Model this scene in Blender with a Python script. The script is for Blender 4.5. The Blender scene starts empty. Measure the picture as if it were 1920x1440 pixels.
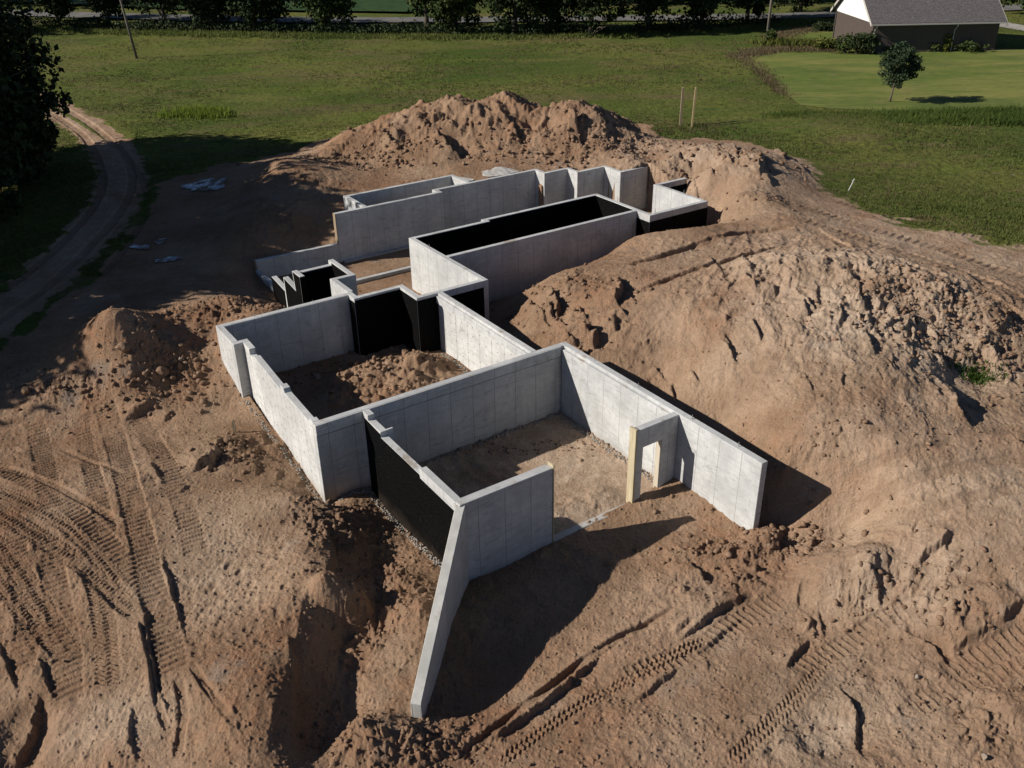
import bpy, math, random
import numpy as np

random.seed(7)
rng = np.random.default_rng(11)
SC = bpy.context.scene
COL = SC.collection
R = math.radians

# ------------------------------------------------------------------ camera, sky, sun, exposure
FPX, PITCH, ROLL, YAW = 1706.0, R(28.65), R(-0.98), R(33.55)
CAM = np.array([0.0, 0.0, 15.0])
_f = np.array([0, math.cos(PITCH), -math.sin(PITCH)])
_u = np.array([0, math.sin(PITCH), math.cos(PITCH)])
_x = np.array([1.0, 0, 0])
CX = math.cos(ROLL) * _x + math.sin(ROLL) * _u
CU = -math.sin(ROLL) * _x + math.cos(ROLL) * _u
VA = np.array([math.cos(YAW), math.sin(YAW)])        # along the house
VD = np.array([-math.sin(YAW), math.cos(YAW)])       # across the house, away from the viewer

from mathutils import Matrix, Vector
cam = bpy.data.cameras.new('camera')
camo = bpy.data.objects.new('camera', cam)
COL.objects.link(camo)
m = Matrix(((CX[0], CU[0], -_f[0], 0), (CX[1], CU[1], -_f[1], 0), (CX[2], CU[2], -_f[2], 15.0), (0, 0, 0, 1)))
camo.matrix_world = m
cam.sensor_fit = 'HORIZONTAL'
cam.sensor_width = 36.0
cam.lens = FPX / 1920.0 * 36.0
cam.clip_start = 0.1
cam.clip_end = 3000
SC.camera = camo

SUN_AZ, SUN_EL = R(10.0), R(30.3)                     # the way the light travels on the ground, and its height
SUN_DIR = Vector((math.cos(SUN_EL) * math.cos(SUN_AZ), math.cos(SUN_EL) * math.sin(SUN_AZ), -math.sin(SUN_EL)))
w = bpy.data.worlds.new('World')
SC.world = w
w.use_nodes = True
nt = w.node_tree
sky = nt.nodes.new('ShaderNodeTexSky')
sky.sky_type = 'NISHITA'
sky.sun_disc = False
sky.sun_elevation = SUN_EL
sky.sun_rotation = math.atan2(-SUN_DIR.x, -SUN_DIR.y)
sky.air_density = 0.7
sky.dust_density = 0.2
sky.ozone_density = 2.0
sky.altitude = 1500
bg = nt.nodes['Background']
nt.links.new(sky.outputs[0], bg.inputs[0])
bg.inputs[1].default_value = 0.057
sl = bpy.data.lights.new('sun', 'SUN')
sl.energy = 5.0
sl.angle = R(0.5)
sl.color = (1.0, 0.93, 0.84)
so = bpy.data.objects.new('sun', sl)
COL.objects.link(so)
so.location = (-60, -20, 60)
so.rotation_euler = SUN_DIR.to_track_quat('-Z', 'Y').to_euler()
SC.view_settings.view_transform = 'Standard'
SC.view_settings.look = 'None'
SC.view_settings.exposure = 0.35
SC.view_settings.gamma = 1.0
SC.cycles.max_bounces = 6
SC.cycles.diffuse_bounces = 3

# ------------------------------------------------------------------ helpers
def at(px, py, z):
    d = (px - 960.0) / FPX * CX - (py - 720.0) / FPX * CU + _f
    t = (z - 15.0) / d[2]
    return CAM + t * d

def ad(A, D):
    p = VA * A + VD * D
    return float(p[0]), float(p[1])

def tag(o, label=None, cat=None, group=None, kind=None):
    if label: o['label'] = label
    if cat: o['category'] = cat
    if group: o['group'] = group
    if kind: o['kind'] = kind
    return o

def empty(name, loc=(0, 0, 0), rz=0.0):
    o = bpy.data.objects.new(name, None)
    o.location = loc
    o.rotation_euler = (0, 0, rz)
    o.empty_display_size = 0.3
    COL.objects.link(o)
    return o

def link_mesh(name, me, mat=None, parent=None):
    o = bpy.data.objects.new(name, me)
    if mat is not None:
        me.materials.append(mat)
    COL.objects.link(o)
    if parent is not None:
        o.parent = parent
    return o

def np_mesh(name, V, Fq, smooth=False):
    """V (n,3), Fq (m,k) all faces with k corners"""
    me = bpy.data.meshes.new(name)
    V = np.ascontiguousarray(V, dtype=np.float32)
    Fq = np.ascontiguousarray(Fq, dtype=np.int32)
    n, k = Fq.shape
    me.vertices.add(len(V))
    me.vertices.foreach_set('co', V.ravel())
    me.loops.add(n * k)
    me.loops.foreach_set('vertex_index', Fq.ravel())
    me.polygons.add(n)
    me.polygons.foreach_set('loop_start', np.arange(0, n * k, k, dtype=np.int32))
    me.polygons.foreach_set('loop_total', np.full(n, k, dtype=np.int32))
    if smooth:
        me.polygons.foreach_set('use_smooth', np.ones(n, dtype=bool))
    me.update(calc_edges=True)
    return me

class MB:
    """collects polygons into one mesh"""
    def __init__(s):
        s.v = []; s.f = []
    def poly(s, pts):
        i = len(s.v); s.v += [tuple(p) for p in pts]; s.f.append(tuple(range(i, i + len(pts))))
    def box(s, a, b):
        (x0, y0, z0), (x1, y1, z1) = a, b
        i = len(s.v)
        s.v += [(x0, y0, z0), (x1, y0, z0), (x1, y1, z0), (x0, y1, z0), (x0, y0, z1), (x1, y0, z1), (x1, y1, z1), (x0, y1, z1)]
        for q in ((3, 2, 1, 0), (4, 5, 6, 7), (0, 1, 5, 4), (1, 2, 6, 5), (2, 3, 7, 6), (3, 0, 4, 7)):
            s.f.append(tuple(i + k for k in q))
    def prism(s, prof, p0, p1, th):
        """prof: (distance along p0->p1, z) polygon, counter-clockwise; extruded th to the left of p0->p1"""
        d = np.array(p1, float) - np.array(p0, float); d /= np.hypot(*d)
        nrm = np.array([-d[1], d[0]]) * th
        i = len(s.v); n = len(prof)
        for off in (np.zeros(2), nrm):
            for (t, z) in prof:
                q = np.array(p0) + d * t + off
                s.v.append((q[0], q[1], z))
        s.f.append(tuple(range(i, i + n)))
        s.f.append(tuple(range(i + 2 * n - 1, i + n - 1, -1)))
        for k in range(n):
            k2 = (k + 1) % n
            s.f.append((i + k2, i + k, i + n + k, i + n + k2))
    def tube(s, pts, rad, n=8):
        rings = []
        for j, p in enumerate(pts):
            p = Vector(p)
            a = Vector(pts[max(j - 1, 0)]); b = Vector(pts[min(j + 1, len(pts) - 1)])
            d = (b - a).normalized()
            e = d.orthogonal().normalized(); g = d.cross(e)
            if abs(d.z) > .6:
                e = Vector((1, 0, 0)) - d * d.x; e.normalize(); g = d.cross(e)
            r = rad[j] if isinstance(rad, (list, tuple)) else rad
            i = len(s.v)
            for k in range(n):
                t = 2 * math.pi * k / n
                s.v.append(tuple(p + e * (r * math.cos(t)) + g * (r * math.sin(t))))
            rings.append(i)
        for a, b in zip(rings, rings[1:]):
            for k in range(n):
                k2 = (k + 1) % n
                s.f.append((a + k, a + k2, b + k2, b + k))
        s.f.append(tuple(rings[0] + k for k in range(n))[::-1])
        s.f.append(tuple(rings[-1] + k for k in range(n)))
    def build(s, name, mat, parent=None, smooth=False, bevel=0.0):
        me = bpy.data.meshes.new(name)
        me.from_pydata(s.v, [], s.f)
        import bmesh
        b = bmesh.new(); b.from_mesh(me)
        bmesh.ops.recalc_face_normals(b, faces=b.faces)
        if bevel:
            es = [e for e in b.edges if len(e.link_faces) == 2 and e.calc_face_angle(0) > 0.6]
            bmesh.ops.bevel(b, geom=es, offset=bevel, segments=1, affect='EDGES', clamp_overlap=True)
        b.to_mesh(me); b.free()
        if smooth:
            for p in me.polygons: p.use_smooth = True
        me.update()
        return link_mesh(name, me, mat, parent)

# ---- node shorthand
class NT:
    def __init__(s, name):
        s.m = bpy.data.materials.new(name); s.m.use_nodes = True
        s.t = s.m.node_tree
        s.b = s.t.nodes['Principled BSDF']
        s.out = s.t.nodes['Material Output']
        s.b.inputs['Roughness'].default_value = 0.9
        s.b.inputs['Specular IOR Level'].default_value = 0.2
    def n(s, kind, **kw):
        x = s.t.nodes.new(kind)
        for k, v in kw.items(): setattr(x, k, v)
        return x
    def put(s, a, b): s.t.links.new(a, b)
    def val(s, sock, v):
        if hasattr(v, 'is_output'): s.put(v, sock)
        else: sock.default_value = v
    def math(s, op, a, b=0.0, c=None, clamp=False):
        x = s.n('ShaderNodeMath', operation=op, use_clamp=clamp)
        s.val(x.inputs[0], a); s.val(x.inputs[1], b)
        if c is not None: s.val(x.inputs[2], c)
        return x.outputs[0]
    def mix(s, fac, a, b, blend='MIX'):
        x = s.n('ShaderNodeMix', data_type='RGBA', blend_type=blend)
        s.val(x.inputs[0], fac)
        for sock, v in ((x.inputs[6], a), (x.inputs[7], b)):
            if hasattr(v, 'is_output'): s.put(v, sock)
            else: sock.default_value = (*v, 1)
        return x.outputs[2]
    def noise(s, vec, scale, detail=4, rough=0.55, dist=0.0):
        x = s.n('ShaderNodeTexNoise')
        if vec is not None: s.put(vec, x.inputs['Vector'])
        x.inputs['Scale'].default_value = scale; x.inputs['Detail'].default_value = detail
        x.inputs['Roughness'].default_value = rough; x.inputs['Distortion'].default_value = dist
        return x.outputs['Fac']
    def ramp(s, fac, lo, hi):
        x = s.n('ShaderNodeMapRange', interpolation_type='SMOOTHSTEP')
        s.val(x.inputs['Value'], fac); x.inputs['From Min'].default_value = lo; x.inputs['From Max'].default_value = hi
        return x.outputs['Result']
    def mapping(s, vec, scale=(1, 1, 1), rot=(0, 0, 0), loc=(0, 0, 0)):
        x = s.n('ShaderNodeMapping'); s.put(vec, x.inputs['Vector'])
        x.inputs['Scale'].default_value = scale; x.inputs['Rotation'].default_value = rot; x.inputs['Location'].default_value = loc
        return x.outputs[0]
    def attr(s, name):
        return s.n('ShaderNodeAttribute', attribute_name=name).outputs['Fac']
    def bump(s, h, strength=0.5, dist=0.02, normal=None):
        x = s.n('ShaderNodeBump'); x.inputs['Strength'].default_value = strength; x.inputs['Distance'].default_value = dist
        s.put(h, x.inputs['Height'])
        if normal is not None: s.put(normal, x.inputs['Normal'])
        return x.outputs[0]
    def color(s, c):
        if hasattr(c, 'is_output'): s.put(c, s.b.inputs['Base Color'])
        else: s.b.inputs['Base Color'].default_value = (*c, 1)
    def normal(s, nrm): s.put(nrm, s.b.inputs['Normal'])
    def pos(s): return s.n('ShaderNodeNewGeometry').outputs['Position']
    def obj(s): return s.n('ShaderNodeTexCoord').outputs['Object']

# ------------------------------------------------------------------ numpy noise
_perm = rng.permutation(512)
_perm = np.concatenate([_perm, _perm, _perm])
_ga = rng.uniform(0, 2 * np.pi, 512)
_gx, _gy = np.cos(_ga), np.sin(_ga)
def _h(ix, iy, seed):
    return _perm[_perm[(ix + seed * 37) & 511] + (iy & 511)] & 511
def perlin(x, y, seed=0):
    x = np.asarray(x, np.float64); y = np.asarray(y, np.float64)
    xi = np.floor(x).astype(np.int64); yi = np.floor(y).astype(np.int64)
    xf = x - xi; yf = y - yi
    u = xf * xf * xf * (xf * (xf * 6 - 15) + 10); v = yf * yf * yf * (yf * (yf * 6 - 15) + 10)
    def g(dx, dy):
        hh = _h(xi + dx, yi + dy, seed)
        return _gx[hh] * (xf - dx) + _gy[hh] * (yf - dy)
    a = g(0, 0); b = g(1, 0); c = g(0, 1); d = g(1, 1)
    return ((a + (b - a) * u) * (1 - v) + (c + (d - c) * u) * v) * 1.5
def fbm(x, y, octv=4, seed=0, gain=0.5):
    s = 0; a = 1.0; f = 1.0; n = 0
    for o in range(octv):
        s = s + a * perlin(x * f + 17.3 * o, y * f - 9.1 * o, seed + o); n += a
        a *= gain; f *= 2.03
    return s / n
def ridged(x, y, octv=4, seed=0):
    s = 0; a = 1.0; f = 1.0; n = 0
    for o in range(octv):
        s = s + a * (1 - 2 * np.abs(perlin(x * f + 5.3 * o, y * f + 3.1 * o, seed + o))); n += a
        a *= 0.5; f *= 2.1
    return s / n
_jr = rng.uniform(0, 1, (3, 512))
def clodfield(x, y, cell, dens, seed=0):
    """rounded lumps, one at most per cell; returns height in units of cell"""
    x = x / cell; y = y / cell
    xi = np.floor(x).astype(np.int64); yi = np.floor(y).astype(np.int64)
    out = np.zeros_like(x)
    for dx in (-1, 0, 1):
        for dy in (-1, 0, 1):
            hh = _h(xi + dx, yi + dy, seed)
            px = xi + dx + 0.15 + 0.7 * _jr[0][hh]; py = yi + dy + 0.15 + 0.7 * _jr[1][hh]
            rr = 0.18 + 0.32 * _jr[2][hh]
            on = (_jr[2][(hh * 7 + 13) & 511] < dens)
            ddx = x - px; ddy = y - py
            # squarish lumps
            th = _jr[0][(hh + 101) & 511] * 3.1
            c, s_ = np.cos(th), np.sin(th)
            qx = np.abs(ddx * c + ddy * s_); qy = np.abs(-ddx * s_ + ddy * c) * 1.3
            q = np.maximum(np.maximum(qx, qy), 0.75 * (qx + qy)) / rr
            out = np.maximum(out, np.where(on, np.clip((1 - q) * 2.2, 0, 1) * rr * 0.75, 0))
    return out
def sstep(a, b, x):
    t = np.clip((x - a) / (b - a), 0, 1)
    return t * t * (3 - 2 * t)

def polydist(X, Y, poly):
    """signed distance, positive inside"""
    P = np.asarray(poly, float); n = len(P)
    d2 = np.full(X.shape, 1e18); ins = np.zeros(X.shape, bool)
    for i in range(n):
        x0, y0 = P[i]; x1, y1 = P[(i + 1) % n]
        ex, ey = x1 - x0, y1 - y0
        wx, wy = X - x0, Y - y0
        t = np.clip((wx * ex + wy * ey) / (ex * ex + ey * ey + 1e-12), 0, 1)
        d2 = np.minimum(d2, (wx - ex * t) ** 2 + (wy - ey * t) ** 2)
        c = ((y0 > Y) != (y1 > Y))
        with np.errstate(divide='ignore', invalid='ignore'):
            xc = (x1 - x0) * (Y - y0) / (y1 - y0) + x0
        ins ^= c & (X < xc)
    d = np.sqrt(d2)
    return np.where(ins, d, -d)

def linedist(X, Y, pts, smooth=6):
    """distance to polyline (signed, left positive) and arc length"""
    P = np.asarray(pts, float)
    # catmull refine
    Q = []
    for i in range(len(P) - 1):
        p0 = P[max(i - 1, 0)]; p1 = P[i]; p2 = P[i + 1]; p3 = P[min(i + 2, len(P) - 1)]
        for k in range(smooth):
            t = k / smooth
            Q.append(0.5 * ((2 * p1) + (-p0 + p2) * t + (2 * p0 - 5 * p1 + 4 * p2 - p3) * t * t + (-p0 + 3 * p1 - 3 * p2 + p3) * t ** 3))
    Q.append(P[-1]); Q = np.array(Q)
    best = np.full(X.shape, 1e9); side = np.zeros(X.shape); arc = np.zeros(X.shape); s0 = 0.0
    for i in range(len(Q) - 1):
        x0, y0 = Q[i]; ex, ey = Q[i + 1] - Q[i]; L = math.hypot(ex, ey)
        wx, wy = X - x0, Y - y0
        t = (wx * ex + wy * ey) / (L * L)
        tc = np.clip(t, 0, 1)
        d = np.hypot(wx - ex * tc, wy - ey * tc)
        up = d < best
        sg = np.sign(ex * wy - ey * wx)
        best = np.where(up, d, best); side = np.where(up, sg * d, side); arc = np.where(up, s0 + tc * L, arc)
        s0 += L
    return side, arc, s0

# ------------------------------------------------------------------ terrain
FIELD = -1.2
CP = []      # control points (x, y, z)
def cp(px, py, z):
    p = at(px, py, z); CP.append((p[0], p[1], z))
def cw(x, y, z): CP.append((x, y, z))
def ca(A, D, z):
    x, y = ad(A, D); CP.append((x, y, z))
# apron in front of the house
for q in ((1100,1060,-2.9),(1250,1030,-2.88),(1400,1010,-2.75),(1000,1200,-3.05),(900,1250,-3.15),(850,1390,-3.0),(1000,1390,-2.9),
          (1250,1200,-2.85),(1300,1400,-2.85),(1500,1300,-2.75),(1700,1400,-2.7),(1900,1400,-2.45),(1550,1110,-2.55),(1500,1035,-2.45),
          (1700,1150,-2.2),(1900,1200,-1.9),(1600,985,-2.1),(1480,1005,-2.6),(1130,1130,-3.0),(800,1440,-2.95),(620,1440,-2.75)):
    cp(*q)
cw(0, 9, -2.9); cw(-9, 9, -2.7); cw(9, 9, -2.6); cw(-14, 12, -2.4); cw(14, 12, -2.2)
# right bank
for q in ((1563,912,-1.25),(1475,868,-1.05),(1350,786,-1.45),(1230,712,-1.4),(1640,1000,-1.6),(1760,1040,-1.2),(1900,1050,-0.9),
          (1650,900,-0.7),(1780,900,-0.35),(1900,900,-0.3),(1560,850,-0.45),(1440,770,-0.45),(1330,700,-0.55),(1220,640,-0.55),
          (1700,800,0.1),(1830,800,-0.1),(1900,770,-0.5),(1640,760,0.25),(1500,700,0.3),(1380,640,0.25),(1280,590,0.25),(1180,590,0.0),
          (1110,640,-0.6),(1040,610,-0.6),(960,600,-2.0),(1000,560,-0.9),
          (1690,690,0.35),(1760,735,-0.2),(1820,715,-0.75),(1560,620,0.7),(1460,560,0.8),(1340,530,0.5),(1220,520,0.2),(1110,530,-0.1),
          (1500,495,1.25),(1600,500,1.2),(1700,530,1.1),(1780,560,0.7),(1400,500,0.7),(1850,640,-0.2),(1920,660,-0.4),(1920,740,-0.55),
          (1030,520,-1.05),(1110,492,-0.8),(1190,450,-0.65),(1260,440,-0.45),(1330,425,-0.4),(1200,470,-0.1),(1320,470,0.15),(1450,460,0.1),
          (1560,450,-0.1),(1700,480,-0.25),(1850,510,-0.4),(1380,412,-0.55),(1420,395,0.1),(1400,440,0.0)):
    cp(*q)
for q in ((19.0,24.8,-1.1),(19.2,16.5,-2.2),(19.2,20.5,-1.9),(17.8,26.0,-1.0),(17.8,29.0,-2.4),(19,31,-2.9),(20.3,34.3,-2.9),(24,34.3,-2.8),(27.5,34.3,-2.6),
          (30.5,34.2,-2.3),(30.6,33.3,-2.2),(33,33.4,-2.0),(35.6,33.6,-1.8),(36.3,35.2,-1.6),(36,37.2,-1.3),(19.4,14.2,-2.6)):
    ca(*q)
# far right knoll beside the rear corner
for q in ((1250,302,0.3),(1300,290,0.6),(1390,284,0.75),(1450,305,0.5),(1500,340,-0.2),(1330,330,0.4),(1400,350,0.3),(1300,370,-0.3),(1360,390,-0.4),(1240,275,0.15),(1340,272,0.35),
          (1480,380,-0.1),(1540,350,-0.7),(1600,400,-0.5),(1750,440,-0.5),(1900,470,-0.6),(1650,350,-0.95),(1850,380,-0.95),(1500,260,-1.1)):
    cp(*q)
ca(38.6, 38.5, -0.6); ca(38.4, 41.5, -0.3); cw(14, 66, -1.2); cw(18, 64, -1.2); cw(22, 61, -1.2); cw(9.5, 68, -1.2)
# behind the rear wall, and the big heap
for q in ((870,318,-0.25),(950,316,-0.2),(1100,302,-0.15),(1190,298,0.2),(800,325,-0.5),
          (930,190,2.2),(880,196,1.8),(850,203,1.55),(800,206,1.75),(760,222,1.3),(700,240,0.8),(645,262,0.05),(570,287,-1.0),(1000,206,1.7),(1045,220,1.05),(1080,200,1.8),
          (1120,212,1.4),(1160,234,0.85),(1215,256,-0.1),(1240,262,-0.9),(930,235,1.4),(830,240,1.2),(1080,240,1.35),(1000,255,0.7),(900,280,0.2),(780,270,0.5),
          (720,300,-0.3),(640,300,-0.6),(750,325,-0.5),(1150,270,0.4),(1080,285,0.1)):
    cp(*q)
for q in ((-6,72,-1.2),(0,72,-1.2),(5,72,-1.2),(11,71,-1.2),(-12,71,-1.2),(-1,69.5,-0.5),(4,69.5,-0.6),(-8,68.6,-0.9)): cw(*q)
for q in ((25,47.1,-0.5),(20,47.1,-0.85),(19.3,45.2,-0.95),(17.5,44.8,-1.75),(16,45,-1.85),(14,44.6,-1.95)): ca(*q)
# shaded ground on the left
for q in ((530,300,0.5),(600,330,0.1),(470,330,-0.2),(420,400,-1.2),(560,390,-0.6),(500,440,-1.1),(600,430,-1.45),(400,480,-1.5),(330,470,-1.5),(450,520,-1.85),
          (150,450,-1.3),(230,330,-1.2),(100,560,-1.5),(250,560,-1.4),(380,550,-1.4),(0,620,-1.7),(300,400,-1.3),(350,300,-1.2),(480,275,-1.2)):
    cp(*q)
for q in ((12.6,41.5,-2.2),(12.2,38.8,-2.0),(12.3,36.2,-1.75),(11.5,34.2,-0.9),(9.0,34.2,-0.75),(13,43,-2.2)): ca(*q)
# lit heap on the left and the pad
for q in ((190,588,0.4),(215,592,0.4),(250,625,-0.35),(140,630,-0.75),(60,680,-1.75),(0,700,-1.95),(300,650,-0.95),(350,640,-1.15),(300,590,-1.05),(370,572,-0.95),(470,562,-0.85),(520,580,-0.75),
          (420,590,-0.95),(395,640,-1.45),(405,705,-2.05),(230,700,-1.35),(170,720,-1.75),(320,720,-2.0),(100,745,-2.05),(250,752,-2.15),(430,752,-2.45),(380,745,-2.3),
          (100,900,-2.15),(250,900,-2.2),(400,850,-2.35),(500,800,-2.6),(590,905,-3.0),(540,850,-2.8),(460,930,-2.3),(100,1150,-2.15),(300,1150,-2.15),(480,1100,-2.1),(530,1000,-2.15),(560,930,-2.2),
          (540,1200,-2.05),(530,1330,-2.1),(520,1430,-2.15),(590,1000,-2.0),(605,1070,-1.95),(580,1140,-1.95),(548,1200,-1.95),(640,1210,-3.0),(605,1300,-2.95),(592,1400,-2.95),(690,1070,-3.1),(700,1140,-3.05),(650,960,-2.6),(710,1000,-3.0),(770,1090,-2.85),(715,1230,-2.75),(745,1310,-2.8),
          (680,1390,-2.7),(780,1150,-2.45),(690,920,-3.05),(650,940,-2.8),
          (100,1340,-2.3),(220,1400,-2.35),(350,1400,-2.3),(60,1440,-2.75),(200,1500,-2.6)):
    cp(*q)
ca(10.0, 24.0, -3.1); ca(9.6, 22.5, -3.15); ca(9.6, 20.2, -3.1); ca(9.2, 18.6, -2.9); ca(8.1, 24.0, -3.0); ca(8.0, 27.5, -2.7); ca(8.0, 30.5, -2.5); ca(7.9, 32.5, -2.1)
# open field
for x in range(-150, 181, 30):
    for y in (80, 95, 115, 140, 180, 240):
        cw(x, y, FIELD)
for x, y in ((-40, 66), (-30, 72), (-50, 50), (-45, 35), (-40, 20), (24, 68), (35, 66), (50, 60), (40, 50), (35, 40), (30, 30), (26, 20), (60, 40), (70, 60), (-70, 40), (-70, 65), (-60, 15), (50, 15)):
    cw(x, y, FIELD if y > 40 and abs(x) > 24 else (-1.5 if x < 0 else -0.8))
CPa = np.array(CP)

def tps_fit(P, lam):
    n = len(P); S = 20.0
    X = P[:, :2] / S
    d2 = ((X[:, None] - X[None]) ** 2).sum(-1)
    K = 0.5 * d2 * np.log(d2 + 1e-12) + lam * np.eye(n)
    Q = np.c_[np.ones(n), X]
    M = np.zeros((n + 3, n + 3)); M[:n, :n] = K; M[:n, n:] = Q; M[n:, :n] = Q.T
    s = np.linalg.solve(M, np.r_[P[:, 2], np.zeros(3)])
    return X, s, S
_TX, _TS, _TSc = tps_fit(CPa, 2e-6)
def tps(x, y):
    sh = x.shape; x = x.ravel() / _TSc; y = y.ravel() / _TSc; out = np.zeros(x.size)
    for i in range(0, x.size, 20000):
        a = x[i:i + 20000]; b = y[i:i + 20000]
        d2 = (a[:, None] - _TX[:, 0]) ** 2 + (b[:, None] - _TX[:, 1]) ** 2
        out[i:i + 20000] = (0.5 * d2 * np.log(d2 + 1e-12)) @ _TS[:-3] + _TS[-3] + _TS[-2] * a + _TS[-1] * b
    return out.reshape(sh)
# coarse lookup
GX = np.arange(-60, 60.01, 0.35); GY = np.arange(2, 92.01, 0.35)
_cx, _cy = np.meshgrid(GX, GY)
GZ = np.clip(tps(_cx, _cy), -3.6, 3.2)
def base(x, y):
    fx = np.clip((x + 60) / 0.35, 0, len(GX) - 1.001); fy = np.clip((y - 2) / 0.35, 0, len(GY) - 1.001)
    i = fx.astype(int); j = fy.astype(int); u = fx - i; v = fy - j
    z = (GZ[j, i] * (1 - u) + GZ[j, i + 1] * u) * (1 - v) + (GZ[j + 1, i] * (1 - u) + GZ[j + 1, i + 1] * u) * v
    far = np.maximum(sstep(78, 90, y), sstep(42, 58, np.abs(x)))
    return z * (1 - far) + FIELD * far
def ground_pt(px, py):
    z = -1.5
    for _ in range(12):
        p = at(px, py, z); z = 0.5 * z + 0.5 * float(base(np.array([p[0]]), np.array([p[1]]))[0])
    return at(px, py, z)
def gpoly(pts): return [tuple(ground_pt(*p)[:2]) for p in pts]
def fpoly(pts, z=FIELD): return [tuple(at(p[0], p[1], z)[:2]) for p in pts]

# the stripped, bare-earth part of the site
DIRT = [(-30, 0), (-30, 30)] + fpoly([(-150, 690), (60, 590), (190, 480), (262, 400), (300, 345), (420, 305), (545, 284)], -1.0) + \
       [(-12, 70), (-4, 73), (4, 73), (11, 70.5)] + fpoly([(1235, 262), (1300, 250), (1420, 262), (1490, 300), (1530, 340), (1560, 380), (1640, 415), (1720, 440), (1800, 452), (1960, 490), (2300, 560)], -0.9) + [(34, 8), (30, 0)]

INNER = [  # rectangles A0, A1, D0, D1, floor
    (10.27, 18.55, 18.18, 24.37, -2.86), (8.62, 17.22, 24.37, 33.52, -2.65), (14.10, 19.52, 31.45, 43.9, -2.7), (19.52, 31.2, 34.87, 43.9, -2.7),
    (31.2, 35.12, 33.87, 42.52, -2.7), (31.0, 33.2, 42.4, 43.52, -2.7), (35.12, 37.3, 37.7, 41.0, -2.6), (12.9, 14.1, 33.6, 37.5, -2.5), (13.4, 19.6, 37.5, 43.92, -2.7), (19.9, 26.75, 44.18, 46.4, -1.6), (24.5, 31.48, 43.85, 44.47, -2.7), (31.48, 33.18, 43.0, 43.52, -2.7), (33.18, 35.24, 42.0, 42.52, -2.7), (35.0, 37.35, 38.0, 41.0, -2.6)]

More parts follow.
